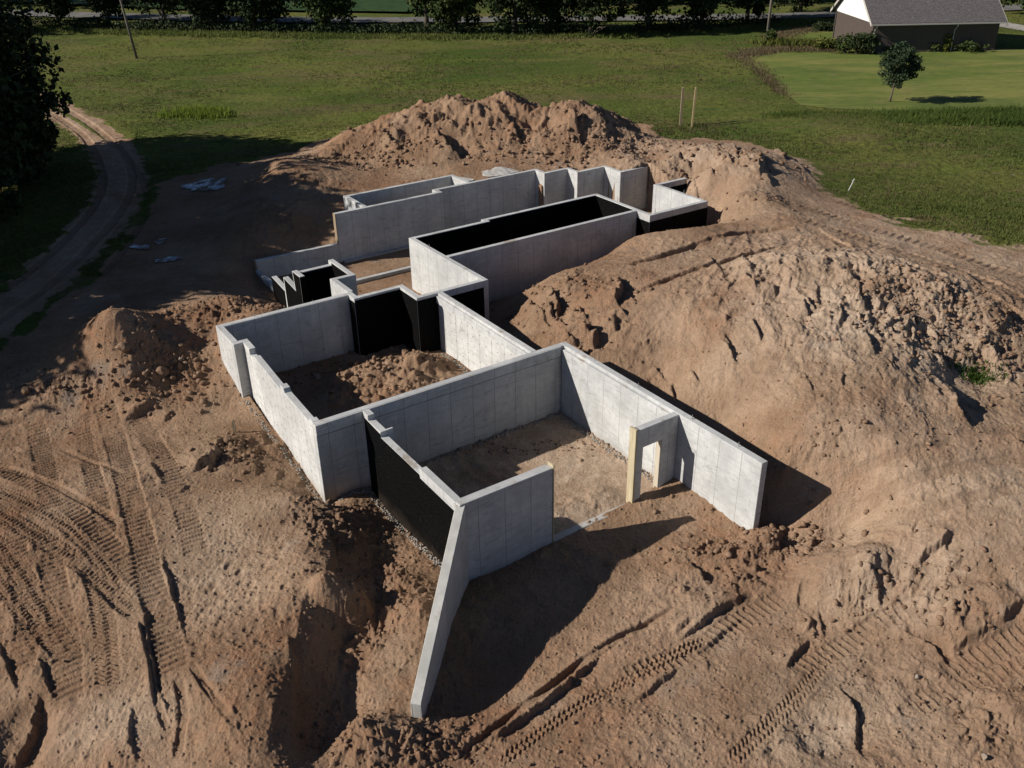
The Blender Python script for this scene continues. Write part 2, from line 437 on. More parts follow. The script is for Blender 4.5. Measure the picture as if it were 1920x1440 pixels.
# wheel and crawler tracks: pixel polyline, width, kind, depth
TRK = [
    ([(-60, 855), (60, 905), (170, 985), (250, 1075), (330, 1180)], 0.6, 'crawl', 0.05), ([(20, 1000), (45, 1090), (55, 1180), (40, 1270)], 0.7, 'crawl', 0.05), ([(150, 1020), (185, 1110), (200, 1200), (205, 1300)], 0.6, 'tyre', 0.04),
    ([(250, 770), (300, 850), (345, 950), (370, 1050)], 0.7, 'crawl', 0.04), ([(-60, 905), (60, 950), (150, 1010), (230, 1100)], 0.5, 'tyre', 0.05),
    ([(1700, 1330), (1800, 1290), (1940, 1240)], 0.6, 'crawl', 0.05), ([(1520, 430), (1680, 500), (1850, 560), (1960, 640)], 0.7, 'crawl', 0.06),
    ([(-60, 930), (33, 982), (133, 1047), (200, 1100), (268, 1160)], 0.62, 'tyre', 0.07),
    ([(-60, 985), (10, 1035), (67, 1120), (113, 1200), (140, 1250)], 0.62, 'tyre', 0.07),
    ([(85, 1000), (93, 1043), (110, 1127), (127, 1227), (130, 1330)], 0.72, 'crawl', 0.06),
    ([(190, 740), (215, 820), (240, 910), (267, 1010), (283, 1093), (307, 1177), (325, 1270)], 0.78, 'crawl', 0.07),
    ([(60, 760), (75, 830), (90, 900), (100, 960)], 0.7, 'crawl', 0.05), ([(-80, 1010), (-20, 1060), (40, 1140), (90, 1230)], 0.55, 'tyre', 0.06),
    ([(150, 780), (165, 850), (185, 930), (205, 1010)], 0.6, 'crawl', 0.04), ([(60, 176), (140, 214), (205, 262), (238, 300), (246, 350), (222, 400), (160, 470), (60, 560), (-60, 640)], 0.6, 'rut', 0.10), ([(30, 178), (100, 214), (160, 258), (185, 310), (190, 350), (165, 400), (100, 470), (0, 550)], 0.6, 'rut', 0.10),
    ([(215, 262), (260, 330), (275, 380), (250, 440), (190, 520)], 0.5, 'rut', 0.08),
    ([(-40, 800), (60, 788), (190, 775)], 0.22, 'rut', 0.06), ([(-40, 842), (60, 834), (160, 826)], 0.25, 'rut', 0.07),
    ([(-30, 868), (60, 893), (140, 930), (230, 985)], 0.3, 'rut', 0.08), ([(110, 838), (170, 866), (235, 890)], 0.2, 'rut', 0.05),
    ([(330, 1262), (345, 1330), (330, 1440)], 0.25, 'rut', 0.07), ([(355, 1240), (395, 1300), (450, 1370)], 0.22, 'rut', 0.06), ([(268, 1165), (285, 1240), (300, 1330), (320, 1375)], 0.2, 'rut', 0.12),
    ([(1150, 1280), (1300, 1220), (1380, 1167), (1480, 1115)], 0.62, 'crawl', 0.08),
    ([(1480, 1262), (1545, 1233), (1647, 1173), (1725, 1138)], 0.62, 'crawl', 0.08),
    ([(1363, 1437), (1467, 1337), (1520, 1277), (1560, 1212)], 0.42, 'tyre', 0.08),
    ([(860, 1427), (1007, 1313), (1140, 1213), (1273, 1145)], 0.28, 'rut', 0.13),
    ([(930, 1440), (1073, 1332), (1200, 1262), (1330, 1195)], 0.34, 'tyre', 0.07),
    ([(1760, 1275), (1830, 1240), (1900, 1205), (1990, 1160)], 0.7, 'crawl', 0.08),
    ([(1690, 1180), (1760, 1215), (1790, 1260)], 0.3, 'rut', 0.12),
    ([(1500, 385), (1600, 420), (1720, 455), (1940, 530)], 0.75, 'crawl', 0.05), ([(1500, 410), (1610, 450), (1720, 485), (1940, 580)], 0.75, 'crawl', 0.05),
    ([(1560, 375), (1700, 415), (1940, 470)], 0.6, 'crawl', 0.04),
    ([(1180, 500), (1290, 470), (1400, 440), (1490, 432)], 0.5, 'rut', 0.22), ([(1200, 545), (1330, 505), (1470, 470)], 0.5, 'rut', 0.2),
    ([(1580, 900), (1700, 850), (1800, 830)], 0.3, 'rut', 0.05), ([(1600, 960), (1720, 900), (1920, 860)], 0.4, 'rut', 0.05), ([(1680, 990), (1800, 940), (1920, 920)], 0.4, 'rut', 0.06),
    ([(1080, 900), (1110, 870), (1160, 868)], 0.2, 'rut', 0.03),
]
FAC = [  # roughness zones: pixel centre, radius in metres (x, y), lumpiness
    ((940, 235), 9, 5, 1.0), ((700, 275), 6, 3, 0.8), ((1120, 245), 5, 4, 0.9), ((1330, 310), 7, 4, 0.55), ((310, 675), 2.2, 1.4, 0.7), ((120, 735), 2.6, 0.7, 0.7), ((430, 580), 4, 1.6, 0.8), ((1750, 610), 4.5, 3.5, 0.8), ((1500, 505), 5, 1.2, 0.45),
    ((1050, 560), 3, 3.5, 0.6), ((1300, 450), 6, 2, 0.5), ((720, 1150), 1.6, 3.2, 0.75), ((650, 1000), 1.6, 1.6, 0.9), ((590, 970), 1.1, 1.2, 0.9), ((460, 850), 1.6, 1.2, 0.8), ((1400, 1040), 2.2, 0.9, 0.9), ((1350, 1090), 2.4, 1.2, 0.6),
    ((1650, 1120), 1.6, 1.2, 0.7), ((1800, 1130), 2, 1.4, 0.6), ((1700, 1290), 3, 1.6, 0.25), ((760, 1400), 2.4, 1.0, 0.8), ((540, 370), 4, 4, 0.5), ((1200, 680), 1.2, 1.5, 0.6), ((1480, 862), 3, 0.5, 0.45), ((1850, 1350), 2, 1.5, 0.4)]

SITE = {}
def small_breaks(n, box, l0, l1, h0, h1, a0, a1, seed):
    r = np.random.default_rng(seed); out = []
    for _ in range(n):
        px, py = r.uniform(box[0], box[2]), r.uniform(box[1], box[3]); a = R(r.uniform(a0, a1)); L = r.uniform(l0, l1)
        out.append(([(px, py), (px + L * .5 * math.cos(a) + r.normal() * 3, py - L * .5 * math.sin(a)), (px + L * math.cos(a), py - L * math.sin(a))], r.uniform(h0, h1)))
    return out
TRACK_PX = [(0, 157), (40, 172), (80, 190), (120, 212), (160, 236), (196, 262), (222, 300), (228, 350), (200, 400), (135, 470), (40, 560), (-80, 650)]
SCARP = [  # broken edges in the soil: pixel line with the higher ground on its left, step height
    ([(557, 1440), (550, 1293), (547, 1227), (536, 1175)], 0.35), ([(610, 1110), (628, 1040), (600, 985)], 0.35), ([(600, 960), (575, 935), (560, 925)], 0.3),
    ([(1790, 713), (1755, 690), (1723, 655)], 0.5), ([(1830, 810), (1790, 772), (1772, 722)], 0.55), ([(1930, 860), (1880, 815)], 0.5), ([(1893, 598), (1845, 585), (1795, 562)], 0.7),
    ([(1265, 1205), (1330, 1160), (1390, 1127), (1420, 1117)], 0.28), ([(1310, 1226), (1363, 1180), (1400, 1148)], 0.2), ([(1470, 1260), (1497, 1225), (1522, 1198)], 0.22),
    ([(1705, 1072), (1757, 1027), (1795, 992)], 0.32), ([(1768, 1232), (1810, 1212), (1865, 1188)], 0.28), ([(1862, 1180), (1925, 1125)], 0.32),
    ([(1630, 1440), (1607, 1393), (1603, 1337), (1567, 1285)], 0.22), ([(1548, 1200), (1533, 1143)], 0.12), ([(1648, 1150), (1640, 1115), (1605, 1088)], 0.3), ([(1332, 1110), (1305, 1075), (1278, 1055)], 0.3),
    ([(1460, 1042), (1445, 1020), (1425, 1012)], 0.4), ([(850, 1432), (950, 1370), (1040, 1307), (1133, 1223), (1178, 1195)], 0.26), ([(1180, 1326), (1225, 1290), (1280, 1248)], 0.16),
    ([(325, 1375), (290, 1260), (277, 1173), (266, 1105)], 0.24), ([(355, 1215), (333, 1147), (300, 1027)], 0.16), ([(412, 1322), (367, 1258)], 0.10), ([(453, 1380), (436, 1318)], 0.09), ([(258, 1440), (246, 1380), (250, 1320)], 0.13),
    ([(238, 1165), (190, 1120), (133, 1053)], 0.18), ([(100, 1240), (60, 1190), (25, 1148)], 0.24), ([(104, 1315), (90, 1280), (68, 1230)], 0.16), ([(15, 1450), (55, 1370), (80, 1300)], 0.34), ([(45, 1312), (20, 1265), (-5, 1195)], 0.14),
    ([(360, 886), (395, 866), (424, 850)], 0.35), ([(240, 775), (290, 772)], 0.2), ([(230, 790), (270, 770), (300, 762)], 0.3),
    ([(868, 303), (840, 285), (812, 250)], 1.1), ([(978, 275), (965, 255), (945, 240)], 0.7), ([(1095, 275), (1070, 262), (1050, 248)], 0.7), ([(1215, 270), (1170, 245), (1140, 212)], 0.6), ([(760, 290), (735, 275), (720, 255)], 0.5),
    ([(1025, 540), (1045, 575), (1040, 610)][::-1], 0.5), ([(1145, 575), (1165, 545), (1155, 520)], 0.5), ([(1115, 655), (1122, 620)], 0.6), ([(1535, 345), (1480, 300), (1440, 278)], 0.35), ([(1350, 640), (1385, 690)][::-1], 0.25), ([(1500, 560), (1530, 590)][::-1], 0.3), ([(1410, 600), (1430, 650)][::-1], 0.25), ([(1600, 560), (1625, 600)][::-1], 0.35),
    ([(300, 655), (285, 625), (262, 596)], 0.5)]
SCARP += small_breaks(20, (1150, 500, 1700, 800), 25, 60, 0.10, 0.24, 95, 135, 3) + small_breaks(16, (1000, 540, 1200, 680), 20, 45, 0.15, 0.4, 80, 150, 4) + small_breaks(14, (1250, 1010, 1900, 1200), 18, 50, 0.06, 0.16, 20, 120, 5) + small_breaks(14, (1250, 270, 1480, 400), 15, 40, 0.15, 0.4, 90, 140, 6) + small_breaks(14, (1200, 1220, 1900, 1430), 15, 40, 0.03, 0.08, 20, 110, 8) + small_breaks(18, (300, 760, 600, 930), 15, 45, 0.06, 0.2, 30, 120, 9)
BUMPS = [((640, 1135), 0.75, 0.55, 0.75), ((1575, 1085), 1.25, 0.85, 0.55), ((1430, 1010), 0.55, 0.3, 0.30), ((1560, 1375), 0.9, 0.7, -0.22), ((1830, 1150), 0.8, 0.6, 0.2), ((715, 1380), 1.0, 0.6, 0.25), ((45, 1390), 0.6, 1.0, -0.3), ((575, 1340), 0.5, 1.0, -0.15), ((1900, 1330), 0.6, 0.4, 0.25)]

def site_height(X, Y):
    """height of the ground and its surface masks for points X, Y"""
    Z = base(X, Y)
    A = X * VA[0] + Y * VA[1]; D = X * VD[0] + Y * VD[1]
    near = (np.abs(X) < 58) & (Y < 92)
    dd = polydist(X, Y, DIRT)
    edge = 0.9 * fbm(X * 0.35, Y * 0.35, 4, 3) * 2
    wd_ = 0.7 + 1.6 * sstep(10, 16, X) * (1 - sstep(58, 63, Y))
    bare = sstep(-1, 1, (dd + edge) / wd_)
    strk = np.clip(0.5 + 1.6 * fbm((X * 0.93 - Y * 0.37) * 0.10, (X * 0.37 + Y * 0.93) * 0.75, 4, 100), 0, 1)
    bare = np.maximum(bare, (0.50 * np.exp(np.minimum(dd, 0) / 5.0) * strk) * sstep(12, 17, X) * (1 - sstep(66, 72, Y)))
    lump = np.zeros_like(X)
    for (c, rx, ry, a) in FAC:
        p = ground_pt(*c)
        q = ((X - p[0]) / rx) ** 2 + ((Y - p[1]) / ry) ** 2
        lump = np.maximum(lump, a * np.exp(-1.3 * q ** 1.4))
    lump = lump * np.clip(0.75 + 0.9 * fbm(X * 0.6, Y * 0.6, 3, 21), 0, 1.5)
    # broad unevenness and clods
    wx = X + 0.35 * fbm(X * 0.9, Y * 0.9, 3, 40); wy = Y + 0.35 * fbm(X * 0.9 + 50, Y * 0.9, 3, 41)
    wild = sstep(-0.25, 0.35, fbm(X * 0.22, Y * 0.22, 3, 45)) * (1 - sstep(0.3, 1.0, np.exp(-(((X + 8.5) / 4.5) ** 2 + ((Y - 20) / 7.0) ** 2))))
    gu = np.exp(-(((X - 13.5) / 7) ** 2 + ((Y - 33) / 9) ** 2) ** 1.5)
    wild = wild * (1 - 0.85 * gu)
    rough = 0.06 * fbm(X * 0.7, Y * 0.7, 4, 5) + 0.026 * fbm(X * 3.1, Y * 3.1, 4, 6, 0.65) + 0.016 * ridged(X * 6.5, Y * 6.5, 3, 50) + gu * (0.07 * fbm(X * 2.2, Y * 2.2, 5, 53, 0.7) + 0.05 * ridged(wx * 1.6, wy * 0.9, 5, 54)) + wild * (0.080 * ridged(wx * 0.7, wy * 0.7, 5, 46) + 0.045 * ridged(wx * 2.1, wy * 2.1, 4, 47))
    pil = 0.46 * ridged(wx * 0.42, wy * 0.42, 5, 8) + 0.20 * ridged(wx * 1.3, wy * 1.3, 5, 48) + 0.16 * fbm(wx * 2.6, wy * 2.6, 4, 9, 0.65)
    big = np.exp(-(((X + 0.5) / 11) ** 2 + ((Y - 64) / 6) ** 2) ** 2)
    rough = rough + lump * (pil - 0.05) + big * bare * (0.85 * ridged(wx * 0.26 + 7, wy * 0.30, 4, 51) + 0.42 * ridged(wx * 0.85, wy * 0.85, 5, 52) - 0.3)
    cl = 0.30 * 0.9 * clodfield(wx, wy, 0.9, 0.16, 1) * sstep(0.45, 0.9, lump) + 0.32 * clodfield(wx, wy, 0.36, 0.15 + 0.35 * sstep(0.2, 0.8, lump), 2) * sstep(0.12, 0.5, lump)
    cl = cl + 0.20 * clodfield(X, Y, 0.2, 0.10 + 0.45 * sstep(0.1, 0.6, lump), 3) * (0.35 + 0.65 * sstep(0.05, 0.4, lump)) + 0.10 * clodfield(X, Y, 0.11, 0.25, 4)
    # scraped gullies on the right bank, running down to the house
    gu = np.exp(-(((X - 13.5) / 7) ** 2 + ((Y - 33) / 9) ** 2) ** 1.5)
    ga, gd = wx * 0.30 + wy * 0.95, wx * 0.95 - wy * 0.30
    gr = ridged(ga * 0.16 + 3, gd * 0.62, 5, 12)
    rough = rough + gu * (0.30 * gr * (0.5 + 0.9 * sstep(-0.3, 0.4, fbm(X * 0.3, Y * 0.3, 3, 49))) + 0.09 * ridged(ga * 0.45, gd * 1.9, 4, 13) + 0.05 * fbm(ga * 1.5, gd * 4.0, 4, 14, 0.65))
    # trampled part of the pad
    tp = ground_pt(440, 1120)
    tr = np.exp(-(((X - tp[0]) / 2.2) ** 2 + ((Y - tp[1]) / 3.2) ** 2) ** 2)
    rough = rough + tr * (0.035 * (clodfield(X, Y, 0.30, 0.8, 6) / 0.25) * 0.5 - 0.035 * (clodfield(X + 3, Y, 0.36, 0.8, 7) / 0.25))
    for c, rx, ry, hh in BUMPS:
        p = ground_pt(*c); q = ((X - p[0]) / rx) ** 2 + ((Y - p[1]) / ry) ** 2
        Z = Z + hh * np.exp(-q ** 2.0)
    for pts, hh in SCARP:
        wp = [tuple(ground_pt(*p)[:2]) for p in pts]
        xs = [p[0] for p in wp]; ys = [p[1] for p in wp]; mg = 1.0 + 4 * hh
        sel = (X > min(xs) - mg) & (X < max(xs) + mg) & (Y > min(ys) - mg) & (Y < max(ys) + mg)
        if not sel.any(): continue
        sx, sy = X[sel], Y[sel]
        d, s, L = linedist(sx, sy, wp)
        d = d + (0.08 + 0.28 * hh) * fbm(sx * 1.7, sy * 1.7, 5, 57, 0.68)
        wd = 0.25 + 1.3 * hh
        S_ = sstep(-0.05 - 0.10 * hh, 0.05, d)
        en = np.minimum(s, L - s); en = sstep(-0.05, 0.35 * L, en)
        Z[sel] = Z[sel] + hh * en * (0.6 * S_ * np.exp(-np.abs(d) / wd) - 0.4 * (1 - S_) * np.exp(-np.abs(d) / wd))
    Z = Z + bare * (rough + cl)
    red = np.clip(0.5 + 1.1 * fbm(X * 0.16, Y * 0.16, 3, 30), 0, 1) * 0.6
    # tracks
    trk = np.zeros_like(X)
    for pts, wid, kind, dep in TRK:
        wp = [tuple(ground_pt(*p)[:2]) for p in pts]
        xs = [p[0] for p in wp]; ys = [p[1] for p in wp]
        sel = (X > min(xs) - 1.5) & (X < max(xs) + 1.5) & (Y > min(ys) - 1.5) & (Y < max(ys) + 1.5)
        if not sel.any(): continue
        sx, sy = X[sel], Y[sel]
        d, s, L = linedist(sx, sy, wp)
        d = d + 0.03 * fbm(sx * 1.5, sy * 1.5, 2, 77)
        endf = sstep(0.0, 0.5, s) * (1 - sstep(L - 0.5, L, s))
        h = wid / 2
        ad_ = np.abs(d)
        worn = np.clip(0.78 + 1.2 * fbm(sx * 0.6 + wid * 9, sy * 0.6, 4, 55), 0.0, 1.1)
        s = s + 0.03 * fbm(sx * 2, sy * 2, 2, 58)
        berm = np.exp(-((ad_ - h - 0.06) / 0.07) ** 2) * (0.7 + 0.6 * fbm(sx * 2.5, sy * 2.5, 3, 56))
        bed = 1 - sstep(h - 0.05, h + 0.02, ad_)
        if kind == 'tyre':
            ph = (s + 0.7 * ad_) / 0.115
            pat = sstep(-0.25, 0.25, np.sin(2 * np.pi * ph)) * sstep(0.02, 0.06, ad_)
            bars = np.sin(2 * np.pi * (s - 0.35 * d) / 0.155 + 1.6 * np.sin(d / h * 6))
            hh = -dep * 0.45 + 0.065 * sstep(-0.3, 0.3, bars)
            blend = 0.9
        elif kind == 'crawl':
            per_ = 0.42 if wp[0][1] > 40 else 0.22
            bars = np.cos(2 * np.pi * (s + 0.08 * d) / per_)
            hh = -dep * 0.45 + (0.065 if per_ > 0.3 else 0.055) * sstep(0.35, 0.95, bars)
            blend = 0.8
        else:
            hh = -dep + 0.0 * s; blend = 0.4
        z0 = Z[sel]; zb = base(sx, sy)
        zt = z0 * (1 - blend) + (zb + 0.3 * (z0 - zb)) * blend
        zn = z0 * (1 - bed * endf * worn) + (zt + hh) * bed * endf * worn + berm * endf * worn * dep * 0.22
        Z[sel] = zn
        trk[sel] = np.maximum(trk[sel], bed * endf)
    # inside the walls
    for (a0, a1, d0, d1, zf) in INNER:
        k = (A > a0) & (A < a1) & (D > d0) & (D < d1)
        if not k.any(): continue
        xa, da = A[k], D[k]; x, y = X[k], Y[k]
        z = zf + 0.03 * fbm(x * 0.8, y * 0.8, 3, 61) + 0.012 * fbm(x * 4, y * 4, 3, 62) + 0.05 * clodfield(x, y, 0.2, 0.08, 63)
        if zf == -2.65 and a0 < 9:     # the loose heap left in the middle room
            hx = xa - 13.3; hy = da - 29.0
            m_ = np.exp(-(((hx - 0.2 * hy) / 2.7) ** 2 + (hy / 2.6) ** 2) ** 1.6)
            m2 = np.exp(-(((xa - 15.2) / 1.2) ** 2 + ((da - 30.0) / 1.1) ** 2) ** 1.2)
            m3 = np.exp(-(((xa - 13.0) / 2.6) ** 2 + ((da - 26.4) / 1.9) ** 2) ** 1.5)
            q = np.maximum(np.maximum(m_, m3 * 0.8), m2 * 1.3)
            z = z + q * (0.42 + 0.30 * ridged(x * 0.5, y * 0.5, 4, 64) + 0.16 * fbm(x * 1.6, y * 1.6, 4, 65)) + 0.10 * ridged(x * 1.4, y * 1.4, 4, 84) * sstep(0.1, 0.4, q) + 0.35 * clodfield(x, y, 0.6, 0.35, 66) * sstep(0.15, 0.5, q) * (1 - sstep(14.2, 15.5, xa)) + 0.4 * clodfield(x, y, 0.4, 0.5, 67) * sstep(0.1, 0.5, q)
            z = z + 0.10 * clodfield(x, y, 0.5, 0.35, 68)
        if zf == -2.86:                # tyre-marked floor of the front room and the low berm at its door
            b_ = np.exp(-((da - 19.0) / 0.55) ** 2) * sstep(12.8, 14.2, xa) * (1 - sstep(16.2, 16.9, xa))
            z = z + b_ * (0.20 + 0.12 * fbm(x * 2, y * 2, 4, 69)) + b_ * 0.15 * clodfield(x, y, 0.3, 0.4, 70)
            rr = np.hypot(xa - 15.4, da - 22.6)
            z = z + 0.018 * np.sin(rr * 9 + 2 * fbm(x, y, 2, 71)) * np.exp(-((rr - 2.0) / 1.0) ** 2) + 0.015 * np.abs(fbm((xa + da) * 0.4, (xa - da) * 3, 3, 72))
            e_ = np.maximum(np.exp(-((da - 24.2) / 0.28) ** 2), np.exp(-((xa - 18.25) / 0.3) ** 2))
            z = z + e_ * (0.04 + 0.22 * clodfield(x, y, 0.16, 0.5, 73))
        if a0 in (14.10, 12.9):
            z = z + 0.12 * fbm(x * 1.2, y * 1.2, 4, 74) + 0.3 * clodfield(x, y, 0.3, 0.4, 75)
        Z[k] = z
        bare[k] = 1.0
    # banked earth keeps to the foot of the walls
    field = (1 - bare)
    Z = Z + field * near * (0.06 * fbm(X * 0.35, Y * 0.35, 4, 80) + 0.03 * fbm(X * 2.2, Y * 2.2, 3, 81))
    Z = Z + field * (1 - near) * 0.10 * fbm(X * 0.10, Y * 0.10, 3, 82)
    def blob(px, py, rx, ry, k=1.5):
        p = ground_pt(px, py); return np.exp(-(((X - p[0]) / rx) ** 2 + ((Y - p[1]) / ry) ** 2) ** k)
    trd = np.abs(linedist(X, Y, [tuple(ground_pt(*p)[:2]) for p in TRACK_PX])[0])
    trkm = 0.6 * np.exp(-(trd / 1.5) ** 2) * (0.75 + 0.5 * fbm(X * 0.8, Y * 0.8, 3, 96))
    bare = np.maximum(bare, sstep(0.15, 0.75, np.exp(-(trd / 1.7) ** 2) + 0.35 * fbm(X * 0.8, Y * 0.8, 3, 98)) * (Y < 92) * (1 - 0.75 * np.exp(-(trd / 0.32) ** 2) * sstep(66, 72, Y)))
    red = np.maximum(red, 0.85 * np.clip(np.maximum.reduce([blob(700, 1150, 1.8, 3.5), blob(280, 650, 2.8, 2.2), blob(450, 580, 4, 1.6), blob(1610, 955, 1.0, 0.35) * 0.6, blob(640, 880, 1.2, 1.0), blob(130, 870, 2.0, 0.8), blob(760, 1400, 2.2, 0.8), blob(900, 260, 8, 3) * 0.5]) * (0.6 + 0.8 * fbm(X * 0.5, Y * 0.5, 3, 97)), 0, 1))
    inroom = ((A > 10.3) & (A < 18.5) & (D > 18.2) & (D < 24.3)) * 0.8
    SITE['pale'] = np.clip(np.maximum.reduce([trkm * 1.0, inroom, 0.6 * blob(1780, 450, 9, 6), 0.55 * blob(200, 1360, 1.5, 1.0), 0.6 * blob(1700, 1100, 2.2, 1.6), 0.5 * blob(430, 1050, 2.6, 3), 0.45 * blob(1500, 1250, 7, 5) * (0.5 + fbm(X * 0.4, Y * 0.4, 4, 99)), 0.45 * blob(1750, 900, 5, 5), 0.35 * blob(150, 900, 4, 4) * (0.5 + fbm(X * 0.4, Y * 0.4, 4, 99)), 0.4 * blob(1650, 1330, 3, 1.6), 0.7 * blob(1560, 1370, 0.9, 0.7)]), 0, 1)
    SITE['pale'] = np.clip(np.maximum(SITE['pale'], np.maximum(gu * (0.75 + 0.5 * fbm(X * 0.25, Y * 0.25, 3, 95)), 0.55 * np.exp(-(((X - 14) / 9) ** 2 + ((Y - 55) / 8) ** 2) ** 1.5))), 0, 1)
    return Z, bare, np.clip(lump, 0, 1), red, trk, dd

# ---- the sheet: rows get longer and columns wider with distance
NS = 1250
yr = [11.0]
while yr[-1] < 90: yr.append(yr[-1] + 0.00165 * yr[-1] + 0.004)
while yr[-1] < 900: yr.append(yr[-1] * 1.02 + 0.1)
pre = [-60, -40, -25, -15, -8, -4, -1, 1.5, 3.5, 5, 6.3, 7.4, 8.3, 9.1, 9.7, 10.2, 10.6]
yr = np.array(pre + yr)
g = np.linspace(-1, 1, NS)
ext = 1 + np.cumsum(0.004 * 1.13 ** np.arange(36))
gs = np.concatenate([-ext[::-1], g, ext])
wid = np.where(yr < 11, 10.2, 10.2 + 0.605 * (yr - 11)) + 1.0
X = gs[None, :] * wid[:, None]
Y = np.repeat(yr[:, None], len(gs), 1)
Z, bare, lump, red, trk, dd = site_height(X, Y)
pale = SITE['pale']
nr, nc = X.shape
idx = np.arange(nr * nc).reshape(nr, nc)
quads = np.stack([idx[:-1, :-1], idx[:-1, 1:], idx[1:, 1:], idx[1:, :-1]], -1).reshape(-1, 4)
V = np.stack([X, Y, Z], -1).reshape(-1, 3)

def height_at(x, y):
    return float(site_height(np.array([[float(x)]]), np.array([[float(y)]]))[0][0, 0])

# heaps of earth that stand on the ground are things of their own, cut along their feet
def heap_mask(poly, grow=0.0):
    q = polydist(X, Y, poly) + 0.35 * fbm(X * 0.8, Y * 0.8, 3, 90)
    return q > -grow
HEAPS = [
    ('dirt_heap', gpoly([(560, 288), (640, 258), (700, 232), (760, 205)]) + [(-9, 69.5), (-3, 71.3), (4, 71.3), (9.8, 70.0)] + gpoly([(1222, 262), (1190, 286), (1080, 292), (900, 302), (760, 326), (650, 318)]),
     'wide brown heap of excavated earth standing behind the rear foundation wall at the field edge', 'dirt heap'),
    ('dirt_heap', gpoly([(20, 712), (120, 630), (195, 585), (270, 580), (330, 610), (380, 660), (370, 735), (240, 752), (110, 752)]),
     'reddish brown cone shaped earth heap left of the pale wall with tie holes', 'dirt heap'),
]
_tc = np.array([tuple(ground_pt(*p)[:2]) for p in TRACK_PX])
_td = np.gradient(_tc, axis=0); _td /= np.hypot(_td[:, 0], _td[:, 1])[:, None]; _tn = np.c_[-_td[:, 1], _td[:, 0]]
HEAPS.append(('dirt_track', [tuple(p) for p in _tc + _tn * 1.5] + [tuple(p) for p in (_tc - _tn * 1.5)[::-1]], 'brown dirt track curving past the big left tree', 'track'))

def fattr(me, name, arr):
    a = me.attributes.new(name, 'FLOAT', 'POINT')
    a.data.foreach_set('value', np.ascontiguousarray(arr.ravel(), dtype=np.float32))

